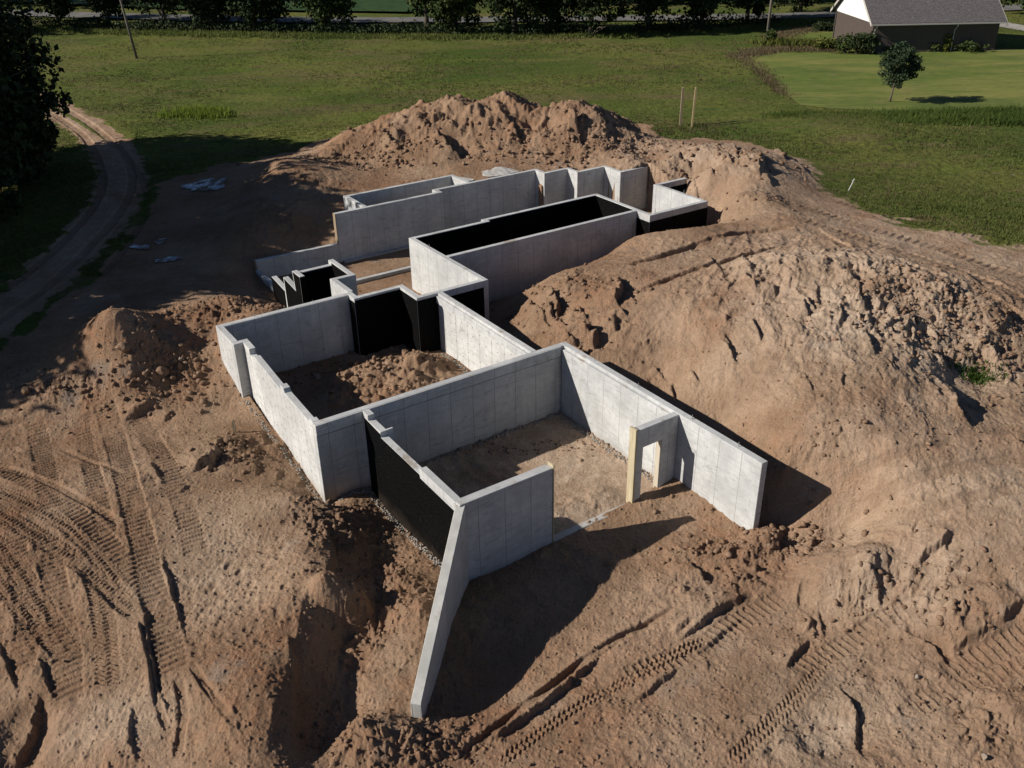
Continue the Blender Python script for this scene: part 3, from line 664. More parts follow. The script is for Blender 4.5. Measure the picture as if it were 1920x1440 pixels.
# ---- ground material
def ground_material():
    t = NT('site_earth')
    p = t.pos()
    bare_, lump_, red_, trk_ = t.attr('bare'), t.attr('lump'), t.attr('red'), t.attr('trk')
    n1 = t.noise(p, 0.35, 5, 0.6); n2 = t.noise(p, 2.3, 6, 0.65); n3 = t.noise(p, 14.0, 4, 0.6); n4 = t.noise(p, 60.0, 3, 0.6)
    c = t.mix(t.ramp(n1, 0.35, 0.65), (0.185, 0.124, 0.082), (0.265, 0.190, 0.132))
    c = t.mix(t.math('MULTIPLY', red_, t.ramp(n2, 0.3, 0.7)), c, (0.25, 0.122, 0.068))
    c = t.mix(t.math('MULTIPLY', t.ramp(t.noise(p, 0.22, 4, 0.6), 0.54, 0.70), 0.55), c, (0.31, 0.24, 0.178))
    c = t.mix(t.math('MULTIPLY', lump_, 0.6), c, (0.122, 0.076, 0.051))
    c = t.mix(t.math('MULTIPLY', t.ramp(t.noise(p, 0.5, 5, 0.65), 0.60, 0.72), 0.45), c, (0.21, 0.188, 0.168))
    c = t.mix(1.0, c, (1.23, 1.19, 1.14), 'MULTIPLY')
    c = t.mix(t.math('MULTIPLY', t.attr('pale'), t.ramp(t.noise(p, 0.45, 6, 0.7), 0.25, 0.62)), c, t.mix(t.ramp(n2, 0.3, 0.7), (0.44, 0.330, 0.238), (0.53, 0.425, 0.325)))
    c = t.mix(t.math('MULTIPLY', trk_, 0.25), c, (0.18, 0.113, 0.072))
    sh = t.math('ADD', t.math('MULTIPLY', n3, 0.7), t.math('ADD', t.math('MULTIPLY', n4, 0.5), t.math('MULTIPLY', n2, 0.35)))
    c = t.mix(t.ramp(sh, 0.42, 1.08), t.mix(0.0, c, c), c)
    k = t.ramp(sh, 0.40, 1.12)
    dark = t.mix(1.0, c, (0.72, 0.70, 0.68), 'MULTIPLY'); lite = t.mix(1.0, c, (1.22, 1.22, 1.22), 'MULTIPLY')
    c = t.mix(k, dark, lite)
    vor = t.n('ShaderNodeTexVoronoi'); t.put(p, vor.inputs['Vector']); vor.inputs['Scale'].default_value = 9.0
    peb = t.math('MULTIPLY', t.math('LESS_THAN', vor.outputs['Distance'], 0.16), t.ramp(t.noise(p, 3.0, 2), 0.52, 0.6))
    c = t.mix(t.math('MULTIPLY', peb, 0.55), c, (0.34, 0.29, 0.24))
    # rough grass
    g1 = t.noise(p, 0.055, 5, 0.6, 0.3); g2 = t.noise(t.mapping(p, (0.35, 1.0, 1.0)), 0.45, 5, 0.65, 0.4); g3 = t.noise(p, 3.2, 5, 0.7); g4 = t.noise(p, 0.13, 4, 0.6)
    gc = t.mix(t.ramp(g1, 0.36, 0.62), (0.068, 0.098, 0.023), (0.128, 0.138, 0.038))
    gc = t.mix(t.math('MULTIPLY', t.ramp(g2, 0.50, 0.68), 0.6), gc, (0.150, 0.112, 0.064))
    gc = t.mix(t.math('MULTIPLY', t.ramp(g4, 0.56, 0.68), 0.6), gc, (0.105, 0.138, 0.026))
    g7 = t.noise(t.mapping(p, (0.3, 1.0, 1.0), loc=(11, 3, 0)), 0.16, 5, 0.65, 0.6)
    gc = t.mix(t.math('MULTIPLY', t.ramp(g7, 0.52, 0.66), 0.6), gc, (0.165, 0.160, 0.048))
    gc = t.mix(t.ramp(g3, 0.3, 0.75), t.mix(1.0, gc, (0.62, 0.64, 0.6), 'MULTIPLY'), t.mix(1.0, gc, (1.3, 1.28, 1.2), 'MULTIPLY'))
    g5 = t.noise(t.mapping(p, (0.5, 1.3, 1.0), loc=(31, 7, 0)), 0.11, 5, 0.65, 0.5)
    gc = t.mix(t.math('MULTIPLY', t.ramp(g5, 0.50, 0.66), 0.65), gc, (0.140, 0.104, 0.056))
    g6 = t.noise(t.mapping(p, (0.6, 1.0, 1.0), loc=(3, 57, 0)), 0.3, 5, 0.7, 0.5)
    gc = t.mix(t.math('MULTIPLY', t.ramp(g6, 0.58, 0.70), 0.7), gc, (0.030, 0.072, 0.018))
    fl = t.math('MULTIPLY', t.ramp(t.noise(p, 1.3, 5, 0.75), 0.64, 0.70), t.ramp(t.noise(p, 0.08, 3), 0.52, 0.62))
    gc = t.mix(t.math('MULTIPLY', fl, 0.7), gc, (0.30, 0.31, 0.24))
    # ragged edge between the two
    be = t.math('ADD', bare_, t.math('MULTIPLY', t.math('SUBTRACT', t.noise(p, 1.4, 6, 0.7), 0.5), 1.3))
    bm = t.ramp(be, 0.38, 0.62)
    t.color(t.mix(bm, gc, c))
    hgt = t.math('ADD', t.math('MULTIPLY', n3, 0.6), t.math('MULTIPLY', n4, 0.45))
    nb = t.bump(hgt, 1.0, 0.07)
    nb = t.bump(n2, 0.7, 0.14, nb)
    t.normal(nb)
    t.b.inputs['Roughness'].default_value = 1.0
    t.b.inputs['Specular IOR Level'].default_value = 0.05
    return t.m
M_EARTH = ground_material()

hm_all = np.zeros((nr, nc), bool)
for hi, (nm, poly, lab, cat) in enumerate(HEAPS):
    mk = heap_mask(poly)
    fm = (mk[:-1, :-1] & mk[1:, :-1] & mk[:-1, 1:] & mk[1:, 1:]).ravel()
    qf = quads[fm]
    used, inv = np.unique(qf, return_inverse=True)
    me = np_mesh(nm, V[used], inv.reshape(-1, 4), True)
    for an, arr in (('bare', bare), ('lump', lump), ('red', red), ('trk', trk), ('pale', pale)):
        fattr(me, an, arr.ravel()[used])
    o = link_mesh(nm, me, M_EARTH)
    tag(o, lab, cat, kind='structure' if nm == 'dirt_track' else None)
    # the ground runs on underneath
    cnt = np.zeros(nr * nc, np.int32); np.add.at(cnt, qf.ravel(), 1)
    inner = (cnt == 4)
    V2z = V[:, 2].copy(); V2z[inner] -= 0.25
    hm_all |= inner.reshape(nr, nc)
Vg = V.copy(); Vg[hm_all.ravel(), 2] -= 0.25
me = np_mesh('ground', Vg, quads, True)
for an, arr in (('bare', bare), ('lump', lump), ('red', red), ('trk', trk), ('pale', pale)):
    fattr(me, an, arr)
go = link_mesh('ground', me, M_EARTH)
tag(go, 'bare brown earth of the building site with rough grass field around it', 'ground', kind='structure')
# ------------------------------------------------------------------ concrete, coating, timber
def concrete_material(name, ties=False, tint=(1, 1, 1)):
    t = NT(name)
    tc = t.n('ShaderNodeTexCoord')
    p = tc.outputs['Object']; nrm = tc.outputs['Normal']
    sp = t.n('ShaderNodeSeparateXYZ'); t.put(p, sp.inputs[0])
    sn = t.n('ShaderNodeSeparateXYZ'); t.put(nrm, sn.inputs[0])
    isx = t.math('GREATER_THAN', t.math('ABSOLUTE', sn.outputs[0]), 0.6)     # face looks along x, so run along y
    vert = t.math('LESS_THAN', t.math('ABSOLUTE', sn.outputs[2]), 0.6)
    uu = t.math('ADD', t.math('MULTIPLY', sp.outputs[1], isx), t.math('MULTIPLY', sp.outputs[0], t.math('SUBTRACT', 1.0, isx)))
    z = sp.outputs[2]
    wob = t.math('MULTIPLY', t.math('SUBTRACT', t.noise(p, 0.8, 3), 0.5), 0.02)
    uw = t.math('ADD', uu, wob)
    def line(v, period, width, off=0.0):
        fr = t.math('FRACT', t.math('ADD', t.math('DIVIDE', v, period), off))
        d = t.math('ABSOLUTE', t.math('SUBTRACT', fr, 0.5))
        return t.ramp(d, 0.5 - width / period, 0.5)
    seam = line(uw, 0.914, 0.028, 0.25)
    sub = line(uw, 0.305, 0.018, 0.1)
    hz = line(z, 1.25, 0.02, 0.35)
    n1 = t.noise(p, 0.6, 5, 0.6, 0.4); n2 = t.noise(p, 4.0, 6, 0.65); n3 = t.noise(p, 30.0, 3, 0.6)
    st = t.noise(t.mapping(p, (2.2, 2.2, 0.22)), 1.0, 4, 0.6)               # run-down streaks
    c = t.mix(t.ramp(n1, 0.35, 0.68), (0.405 * tint[0], 0.412 * tint[1], 0.408 * tint[2]), (0.520 * tint[0], 0.525 * tint[1], 0.515 * tint[2]))
    c = t.mix(t.math('MULTIPLY', t.ramp(st, 0.52, 0.72), 0.40), c, (0.34, 0.33, 0.305))
    c = t.mix(t.math('MULTIPLY', t.ramp(t.noise(p, 1.6, 5, 0.7), 0.60, 0.68), 0.5), c, (0.30, 0.295, 0.285))
    c = t.mix(t.ramp(n2, 0.25, 0.8), t.mix(1.0, c, (0.88, 0.88, 0.88), 'MULTIPLY'), t.mix(1.0, c, (1.07, 1.07, 1.07), 'MULTIPLY'))
    lay = t.noise(t.mapping(p, (0.25, 0.25, 2.6)), 1.0, 3, 0.6, 1.2)        # pour lines
    c = t.mix(t.math('MULTIPLY', t.math('MULTIPLY', t.ramp(t.math('ABSOLUTE', t.math('SUBTRACT', lay, 0.52)), 0.012, 0.0), vert), 0.55), c, (0.20, 0.195, 0.185))
    sv = t.math('MULTIPLY', t.math('ADD', t.math('MULTIPLY', seam, 0.62), t.math('ADD', t.math('MULTIPLY', sub, 0.16), t.math('MULTIPLY', hz, 0.12))), vert)
    sv = t.math('MULTIPLY', sv, t.ramp(n1, 0.15, 0.6), clamp=True)
    c = t.mix(sv, c, (0.16, 0.155, 0.148))
    # soil splashed on the foot
    ft = t.math('MULTIPLY', t.ramp(t.math('ADD', z, t.math('MULTIPLY', t.noise(p, 1.7, 5, 0.7), 0.9)), -2.0, -2.75), 0.55)
    c = t.mix(ft, c, (0.27, 0.21, 0.155))
    top = t.math('GREATER_THAN', sn.outputs[2], 0.6)
    c = t.mix(t.math('MULTIPLY', t.math('MULTIPLY', top, t.ramp(t.noise(p, 1.1, 5, 0.7), 0.56, 0.66)), 0.6), c, (0.25, 0.185, 0.12))
    hb = t.math('ADD', t.math('MULTIPLY', n2, 0.4), t.math('MULTIPLY', n3, 0.3))
    hb = t.math('SUBTRACT', hb, t.math('MULTIPLY', sv, 1.2))
    if ties:
        # form-tie holes, rows in offset pairs
        cell = t.n('ShaderNodeCombineXYZ')
        cu = t.math('DIVIDE', uu, 0.457)
        fu = t.math('FLOOR', cu)
        wn = t.n('ShaderNodeTexWhiteNoise', noise_dimensions='1D'); t.put(fu, wn.inputs['W'])
        cz = t.math('ADD', t.math('DIVIDE', z, 0.40), t.math('MULTIPLY', wn.outputs['Value'], 1.0))
        du = t.math('MULTIPLY', t.math('SUBTRACT', t.math('FRACT', cu), t.math('ADD', 0.4, t.math('MULTIPLY', wn.outputs['Value'], 0.2))), 0.457)
        dz = t.math('MULTIPLY', t.math('SUBTRACT', t.math('FRACT', cz), 0.5), 0.40)
        r2 = t.math('ADD', t.math('MULTIPLY', du, du), t.math('MULTIPLY', dz, dz))
        dot = t.math('MULTIPLY', t.ramp(r2, 0.0011, 0.0004), vert)
        dot = t.math('MULTIPLY', dot, t.math('GREATER_THAN', t.noise(p, 1.9, 2), 0.42))
        c = t.mix(t.math('MULTIPLY', dot, 0.8), c, (0.10, 0.097, 0.092))
        hb = t.math('SUBTRACT', hb, t.math('MULTIPLY', dot, 2.0))
    t.color(c)
    t.normal(t.bump(hb, 0.5, 0.012))
    t.b.inputs['Roughness'].default_value = 0.88
    t.b.inputs['Specular IOR Level'].default_value = 0.25
    return t.m
M_CONC = concrete_material('formed_concrete')
M_TIES = concrete_material('formed_concrete_with_tie_holes', True, (1.06, 1.05, 1.04))
def coat_material():
    t = NT('black_waterproofing')
    p = t.obj()
    n = t.noise(p, 9, 6, 0.7); n2 = t.noise(p, 40, 4, 0.7)
    c = t.mix(t.ramp(n, 0.35, 0.7), (0.0015, 0.0015, 0.0017), (0.0045, 0.0045, 0.0048))
    vo = t.n('ShaderNodeTexVoronoi'); t.put(p, vo.inputs['Vector']); vo.inputs['Scale'].default_value = 11.0
    c = t.mix(t.math('MULTIPLY', t.math('LESS_THAN', vo.outputs['Distance'], 0.10), t.ramp(t.noise(p, 2.5, 2), 0.5, 0.6)), c, (0.10, 0.10, 0.095))  # pale specks put the coating's glitter into its colour
    sp = t.n('ShaderNodeSeparateXYZ'); t.put(p, sp.inputs[0])
    c = t.mix(t.math('MULTIPLY', t.ramp(t.math('ADD', sp.outputs[2], t.math('MULTIPLY', t.noise(p, 1.3, 5, 0.7), 1.0)), -2.1, -2.8), 0.35), c, (0.07, 0.052, 0.038))
    t.color(c)
    t.b.inputs['Roughness'].default_value = 0.55
    t.b.inputs['Specular IOR Level'].default_value = 0.06
    t.normal(t.bump(t.math('ADD', n, t.math('MULTIPLY', n2, 0.5)), 0.9, 0.05))
    return t.m
M_COAT = coat_material()
def wood_material(name, c0, c1):
    t = NT(name)
    p = t.obj()
    n = t.noise(t.mapping(p, (14, 14, 1.0)), 1.0, 5, 0.6, 0.6)
    t.color(t.mix(t.ramp(n, 0.3, 0.7), c0, c1)); t.normal(t.bump(n, 0.4, 0.01))
    return t.m
M_WOOD = wood_material('raw_lumber', (0.36, 0.30, 0.19), (0.48, 0.42, 0.29))
M_WOODP = wood_material('pale_lumber', (0.40, 0.36, 0.28), (0.52, 0.47, 0.38))
M_WOOD2 = wood_material('weathered_lumber', (0.20, 0.15, 0.095), (0.31, 0.25, 0.17))
t_ = NT('rusty_rebar'); t_.color((0.12, 0.07, 0.045)); M_BAR = t_.m
t_ = NT('galvanised_bolt'); t_.color((0.35, 0.35, 0.34)); t_.b.inputs['Metallic'].default_value = 0.6; t_.b.inputs['Roughness'].default_value = 0.45; M_BOLT = t_.m

ZB = -3.35
HOUSE_ROT = YAW
def found(name, label, cat, A, D, group=None):
    x, y = ad(A, D)
    o = empty(name, (x, y, 0), HOUSE_ROT)
    o['_a'] = A; o['_d'] = D
    return tag(o, label, cat, group)
class Wall:
    """one straight wall of a foundation thing, in house coordinates (A along, D across)"""
    def __init__(s, root):
        s.root = root; s.A, s.D = root['_a'], root['_d']
    def shift(s, o):
        o.location = (-s.A, -s.D, 0); return o
    def bar(s, A0, A1, D0, D1, z1=0.0, z0=ZB, mat=None, name='wall', bevel=0.012):
        b = MB(); b.box((A0, D0, z0), (A1, D1, z1)); return s.shift(b.build(name, mat or M_CONC, s.root, bevel=bevel))
    def prof(s, p0, p1, th, pr, mat=None, name='wall', bevel=0.012, parent=None):
        b = MB(); b.prism(pr, p0, p1, th); o = b.build(name, mat or M_CONC, parent or s.root, bevel=bevel)
        return o if parent else s.shift(o)
    def sub(s, parent, A0, A1, D0, D1, z0, z1, mat, name, bevel=0.0):
        b = MB(); b.box((A0, D0, z0), (A1, D1, z1)); return b.build(name, mat, parent, bevel=bevel)
    def bolt(s, parent, A, D, z=0.0, h=0.16):
        b = MB(); b.tube([(A, D, z - 0.05), (A, D, z + h)], 0.012, 6); return b.build('anchor_bolt', M_BOLT, parent)

# ---- front room
fr = found('front_room_foundation', 'grey concrete foundation of the front room with an open doorway wall', 'foundation', 14.4, 21.3)
W = Wall(fr)
rw = W.bar(18.42, 18.67, 14.54, 24.50)
W.sub(rw, 18.29, 18.418, 18.31, 24.19, ZB, -0.11, M_CONC, 'brick_ledge', 0.01)
for d in (15.6, 17.6, 20.2, 22.6): W.bolt(rw, 18.55, d)
bw = W.bar(8.50, 18.418, 24.25, 24.50)
W.sub(bw, 8.50, 10.14, 24.20, 24.248, -0.40, -0.004, M_CONC, 'top_band', 0.006)
W.sub(bw, 10.42, 18.28, 24.20, 24.248, -0.40, -0.004, M_CONC, 'top_band', 0.006)
t_ = NT('dark_grey_strip'); t_.color((0.03, 0.03, 0.032)); M_STRIP = t_.m  # dark grey for the thin line drawn along the underside of the top band
W.sub(bw, 8.52, 10.13, 24.236, 24.247, -0.435, -0.403, M_STRIP, 'dark_strip')
W.sub(bw, 10.43, 18.27, 24.236, 24.247, -0.435, -0.403, M_STRIP, 'dark_strip')
# black coated left wall with stepped top, drawn from the back to the front
lw = W.prof((10.15, 24.246), (10.15, 18.302), 0.25,
            [(0, ZB), (5.94, ZB), (5.94, -0.17), (3.85, -0.17), (3.85, -0.38), (1.30, -0.38), (1.30, -0.19), (0.42, -0.19), (0.42, 0.0), (0, 0.0)])
W.sub(lw, 10.405, 10.62, 22.96, 23.04, -0.62, -0.19, M_CONC, 'pocket_lip', 0.006)
W.prof((10.146, 24.10), (10.146, 18.30), -0.012, [(0, ZB), (5.80, ZB), (5.80, -0.50), (3.73, -0.50), (3.70, -0.385), (1.15, -0.385), (1.15, -0.26), (0, -0.20)], M_COAT, 'waterproof_coating', 0, lw)
sf = W.bar(10.15, 13.37, 18.05, 18.30, -0.12)
W.sub(sf, 13.372, 13.41, 18.03, 18.32, -3.0, -0.02, M_WOOD, 'end_board')
W.sub(sf, 10.3, 13.3, 18.302, 18.36, -0.30, -0.13, M_CONC, 'top_band')
# doorway wall: one polygon with the opening cut out
dw = W.prof((16.655, 18.05), (18.418, 18.05), 0.25, [(0, -3.1), (0.29, -3.1), (0.29, -0.72), (1.08, -0.72), (1.08, -3.1), (1.763, -3.1), (1.763, -0.012), (0, -0.012)])
W.sub(dw, 16.57, 16.652, 18.02, 18.32, -3.0, 0.06, M_WOOD, 'door_buck')
W.sub(dw, 17.705, 17.733, 18.07, 18.28, -3.0, -0.725, M_WOODP, 'door_jamb')
W.bar(13.42, 16.56, 18.0, 18.26, -2.81, -3.2, None, 'footing', 0.02)

# ---- slanting retaining wall at the front corner
P0 = np.array([-1.36, 20.72]); P1 = np.array([-2.32, 15.55])
wg = empty('retaining_wall', (P0[0], P0[1], 0), math.atan2(*(P1 - P0)[::-1]))
tag(wg, 'slanting concrete retaining wall whose muddy top slopes down towards the viewer', 'wall')
L_ = float(np.hypot(*(P1 - P0)))
b = MB()
b.prism([(0.0, -3.6), (L_, -3.6), (L_, -2.28), (L_ - 0.05, -2.22), (0.30, -0.22), (0.0, -0.16)], (0, 0), (1, 0), -0.27)
M_MUDTOP = concrete_material('muddy_concrete', False, (0.92, 0.90, 0.86))
wgo = b.build('wall', M_MUDTOP, wg, bevel=0.014)

# ---- middle room
mr = found('middle_room_foundation', 'middle room foundation with tie holes dotting its pale left wall', 'foundation', 12.8, 29)
W = Wall(mr)
ml = W.prof((8.50, 24.504), (8.72, 31.546), 0.001, [(0, 0), (0, 0), (0, 0)]) if False else None
# left wall, face towards the sun; drawn from back to front so that the thickness lies inside the room
ml = W.prof((8.72, 31.546), (8.52, 24.504), 0.25,
            [(0, ZB), (7.04, ZB), (7.04, 0.0), (6.78, 0.0), (6.70, -0.15), (4.45, -0.15), (4.36, 0.0), (4.02, 0.0), (4.02, -0.23), (3.9, -0.21), (1.20, -0.10), (0.95, -0.24), (0.70, -0.24), (0.70, 0.0), (0, 0.0)], M_TIES)
W.bar(8.35, 8.97, 31.55, 31.80)
mu = W.bar(8.35, 8.60, 31.804, 33.42, mat=M_TIES)
W.sub(mu, 8.16, 8.346, 31.4, 33.6, -3.2, -2.42, M_CONC, 'footing')
mrear = W.bar(8.35, 13.946, 33.424, 33.67)
W.sub(mrear, 8.62, 13.94, 33.39, 33.421, -0.16, -0.01, M_CONC, 'top_band')
m5 = W.bar(13.95, 14.20, 32.85, 33.67)
W.sub(m5, 13.938, 13.948, 32.86, 33.38, ZB, -0.17, M_COAT, 'waterproof_coating')
m6 = W.bar(14.204, 16.096, 32.85, 33.10)
W.sub(m6, 13.96, 16.08, 32.834, 32.847, ZB, -0.09, M_COAT, 'waterproof_coating')
m7 = W.bar(16.10, 16.35, 31.35, 33.10)
W.sub(m7, 16.086, 16.098, 31.36, 32.83, ZB, -0.10, M_COAT, 'waterproof_coating')
m8 = W.bar(16.354, 19.396, 31.35, 31.60)
W.sub(m8, 16.11, 17.095, 31.335, 31.347, ZB, -0.12, M_COAT, 'waterproof_coating')
W.sub(m8, 17.36, 19.39, 31.335, 31.347, ZB, -0.30, M_COAT, 'waterproof_coating')
m9 = W.bar(17.10, 17.35, 24.504, 31.346, mat=M_TIES)
W.sub(m9, 17.00, 17.097, 24.51, 31.32, -0.42, -0.10, M_CONC, 'brick_ledge', 0.008)
for A, D in ((12.4, 33.55), (9.9, 33.55)): W.bolt(mrear, A, D, 0, .1)

# ---- long box lined in black
bx = found('black_lined_foundation', 'long rectangular foundation box whose inside faces are coated black', 'foundation', 25.4, 36.5)
W = Wall(bx)
b1 = W.bar(19.40, 19.65, 31.35, 38.20)
W.sub(b1, 19.653, 19.665, 35.02, 37.93, ZB, -0.03, M_COAT, 'waterproof_coating')
W.bolt(b1, 19.5, 36.3, 0, .2)
b2 = W.bar(19.654, 31.096, 34.75, 35.00)
W.sub(b2, 19.68, 31.08, 35.003, 35.015, ZB, -0.03, M_COAT, 'waterproof_coating')
b3 = W.bar(19.654, 24.00, 37.95, 38.20)
W.sub(b3, 19.68, 24.0, 37.935, 37.947, ZB, -0.03, M_COAT, 'waterproof_coating')
b4 = W.bar(23.75, 31.096, 38.204, 38.45)
W.sub(b4, 24.02, 31.08, 38.188, 38.2, ZB, -0.03, M_COAT, 'waterproof_coating')
b5 = W.bar(31.10, 31.35, 33.75, 38.45)
W.sub(b5, 31.085, 31.097, 35.02, 38.18, ZB, -0.03, M_COAT, 'waterproof_coating')
W.sub(b5, 31.085, 31.097, 33.76, 34.74, ZB, -0.36, M_COAT, 'waterproof_coating')

# ---- small box at the right end
rb = found('corner_box_foundation', 'small foundation box at the far right end, black coated outside and pale inside', 'foundation', 34, 35.5)
W = Wall(rb)
r1 = W.bar(31.354, 35.25, 33.75, 34.00)
W.sub(r1, 31.11, 35.24, 33.735, 33.747, ZB, -0.34, M_COAT, 'waterproof_coating')
r2 = W.bar(35.00, 35.25, 34.004, 37.596)
r3 = W.bar(35.00, 37.40, 37.60, 37.85)
W.sub(r3, 35.27, 37.39, 37.585, 37.597, ZB, -0.30, M_COAT, 'waterproof_coating')
for q, A, D in ((r1, 31.6, 33.9), (r1, 35.1, 33.9), (r2, 35.12, 36.6), (r2, 35.12, 35.5)): W.bolt(q, A, D, 0, .22)

# ---- rear wall with its three set-backs
re_ = found('rear_wall', 'long tall grey rear wall stepping forward in three white edged jogs at its right end', 'wall', 26, 44)
W = Wall(re_)
l1 = W.prof((13.45, 43.80), (24.60, 43.80), 0.25, [(0, ZB), (11.15, ZB), (11.15, 0), (4.60, 0), (4.60, -1.66), (0, -1.60)])
W.sub(l1, 18.01, 18.046, 43.78, 44.07, -1.64, 0.0, M_WOOD2, 'end_board')
W.sub(l1, 13.41, 13.446, 43.78, 44.07, -2.9, -1.58, M_WOOD2, 'end_board')
W.sub(l1, 18.2, 24.5, 43.5, 43.796, -3.0, -2.62, M_CONC, 'footing')
W.bar(24.35, 24.60, 44.054, 44.346)
W.bar(24.35, 31.346, 44.35, 44.60)
W.bar(31.35, 31.60, 43.40, 44.60)
W.bar(31.604, 33.056, 43.40, 43.65)
W.bar(33.06, 33.31, 42.40, 43.65)
W.bar(33.314, 35.116, 42.40, 42.65)
W.bar(35.12, 35.37, 40.88, 42.65)
l9 = W.bar(35.374, 37.26, 40.88, 41.13)
W.sub(l9, 37.263, 37.30, 40.86, 41.15, -1.65, 0.02, M_WOOD2, 'end_board')
W.bar(37.304, 39.2, 40.88, 41.13, -1.68)

# ---- annex behind
an = found('annex_foundation', 'small open grey foundation box tucked behind the left half of the rear wall', 'foundation', 23.3, 45.3)
W = Wall(an)
W.bar(19.76, 20.01, 44.054, 46.30)
W.bar(19.76, 26.90, 46.304, 46.55)
a3 = W.bar(26.65, 26.90, 44.604, 46.30)
W.bolt(a3, 26.8, 45.4, 0, .1)

# ---- stair pit
def on_A(px, py, A0):
    d = (px - 960.0) / FPX * CX - (py - 720.0) / FPX * CU + _f
    t = A0 / (d[:2] @ VA); p = CAM + t * d
    return float(p[:2] @ VD), float(p[2])
st = found('stair_pit_walls', 'black coated stair pit walls with a sawtooth stepped top', 'foundation', 13.8, 36)
W = Wall(st)
W.bar(14.05, 14.30, 33.674, 35.296)
p2 = W.bar(14.05, 15.20, 35.30, 35.55)
p3 = W.bar(14.95, 15.20, 35.554, 37.75)
W.sub(p3, 14.936, 14.948, 35.57, 37.38, ZB, -0.04, M_COAT, 'waterproof_coating')
W.sub(p2, 14.06, 14.93, 35.553, 35.563, ZB, -0.05, M_COAT, 'waterproof_coating')
p4 = W.bar(13.35, 14.946, 37.40, 37.65, -0.16)
W.sub(p4, 13.36, 14.94, 37.386, 37.398, ZB, -0.20, M_COAT, 'waterproof_coating')
# sawtooth wall: steps rise towards the house
SA = 13.10
D1, z1 = on_A(509, 518.4, SA); D2, z2 = on_A(534.3, 545.5, SA); D3, z3 = on_A(530.8, 519.6, SA); D4, z4 = on_A(553.8, 544.3, SA); D5, z5 = on_A(547, 508, SA)
p5 = W.prof((SA, D1), (SA, D1 - 5), 0.25, [(0, ZB), (D1 - D5 + 0.9, ZB), (D1 - D5 + 0.9, z5), (D1 - D5, z5), (D1 - D4 + 0.01, z4), (D1 - D3, z3), (D1 - D2 + 0.01, z2), (0, z1)])
W.prof((SA - 0.003, D1), (SA - 0.003, D1 - 5), -0.012, [(0.04, ZB), (D1 - D2 - 0.02, ZB), (D1 - D2 - 0.02, z2 - 0.02), (0.04, z1 - 0.02)], M_COAT, 'waterproof_coating', 0, p5)
W.prof((SA - 0.003, D1), (SA - 0.003, D1 - 5), -0.012, [(D1 - D2 + 0.13, ZB), (D1 - D5 + 0.88, ZB), (D1 - D5 + 0.88, z5 - 0.02), (D1 - D5 + 0.12, z5 - 0.02), (D1 - D4 + .13, z4 - 0.03), (D1 - D3 + 0.13, z3 - 0.04)], M_COAT, 'waterproof_coating', 0, p5)
W.bar(13.32, 13.55, 40.3, 43.70, -2.05, -3.0, None, 'curb', 0.01)
W.bar(15.6, 23.0, 40.45, 40.70, -2.52, -3.0, None, 'footing', 0.01)
W.sub(p5, SA + 0.0, SA + 0.25, D5 - 0.915, D5 - 0.903, ZB, z5 - 0.03, M_COAT, 'waterproof_coating')
# ------------------------------------------------------------------ vegetation
def leaf_material(name, c0, c1, trans=0.0):
    t = NT(name)
    a = t.attr('tone')
    p = t.pos()
    n = t.noise(p, 0.5, 3, 0.6)
    c = t.mix(t.math('ADD', t.math('MULTIPLY', a, 0.7), t.math('MULTIPLY', t.math('SUBTRACT', n, 0.5), 0.6), clamp=True), c0, c1)
    t.color(c)
    t.b.inputs['Roughness'].default_value = 0.75
    t.b.inputs['Specular IOR Level'].default_value = 0.15
    if trans:
        tl = t.n('ShaderNodeBsdfTranslucent'); t.put(c, tl.inputs['Color'])
        mx = t.n('ShaderNodeMixShader'); mx.inputs[0].default_value = trans
        t.put(t.b.outputs[0], mx.inputs[1]); t.put(tl.outputs[0], mx.inputs[2]); t.put(mx.outputs[0], t.out.inputs['Surface'])
    return t.m
M_LEAF_DARK = leaf_material('dark_foliage', (0.016, 0.026, 0.010), (0.045, 0.066, 0.020))
M_LEAF_MID = leaf_material('green_foliage', (0.026, 0.042, 0.012), (0.075, 0.098, 0.026))
M_LEAF_BLUE = leaf_material('blue_green_foliage', (0.020, 0.036, 0.018), (0.055, 0.080, 0.038))
M_LEAF_YEL = leaf_material('yellow_green_foliage', (0.045, 0.060, 0.012), (0.115, 0.115, 0.022))
M_GRASS = leaf_material('meadow_grass', (0.080, 0.112, 0.026), (0.195, 0.200, 0.062), 0.45)
M_GRASS_BR = leaf_material('dry_grass', (0.120, 0.092, 0.050), (0.22, 0.175, 0.10), 0.45)
t_ = NT('bark'); p_ = t_.pos(); n_ = t_.noise(t_.mapping(p_, (6, 6, 1)), 1.0, 5, 0.6)
t_.color(t_.mix(n_, (0.05, 0.04, 0.03), (0.14, 0.115, 0.09))); t_.normal(t_.bump(n_, 0.6, 0.03)); M_BARK = t_.m

def leaf_cards(name, C, size, mat, parent, squash=1.0, drop=0.0, r=rng):
    """small bent leaf clumps (two triangles folded on the midrib) at centres C"""
    n = len(C)
    d = r.normal(size=(n, 3)); d /= np.linalg.norm(d, axis=1)[:, None]
    d[:, 2] -= drop; d /= np.linalg.norm(d, axis=1)[:, None]
    e = np.cross(d, r.normal(size=(n, 3))); e /= np.linalg.norm(e, axis=1)[:, None]
    f = np.cross(d, e)
    s = size * r.uniform(0.55, 1.35, n)[:, None]
    P = np.stack([C - d * s * .5, C + e * s * .36 + f * s * .10, C + d * s * .5, C - e * s * .36 + f * s * .10], 1).reshape(-1, 3)
    Fq = np.arange(4 * n).reshape(n, 4)
    me = np_mesh(name, P, Fq)
    fattr(me, 'tone', np.repeat(r.uniform(0, 1, n), 4))
    return me

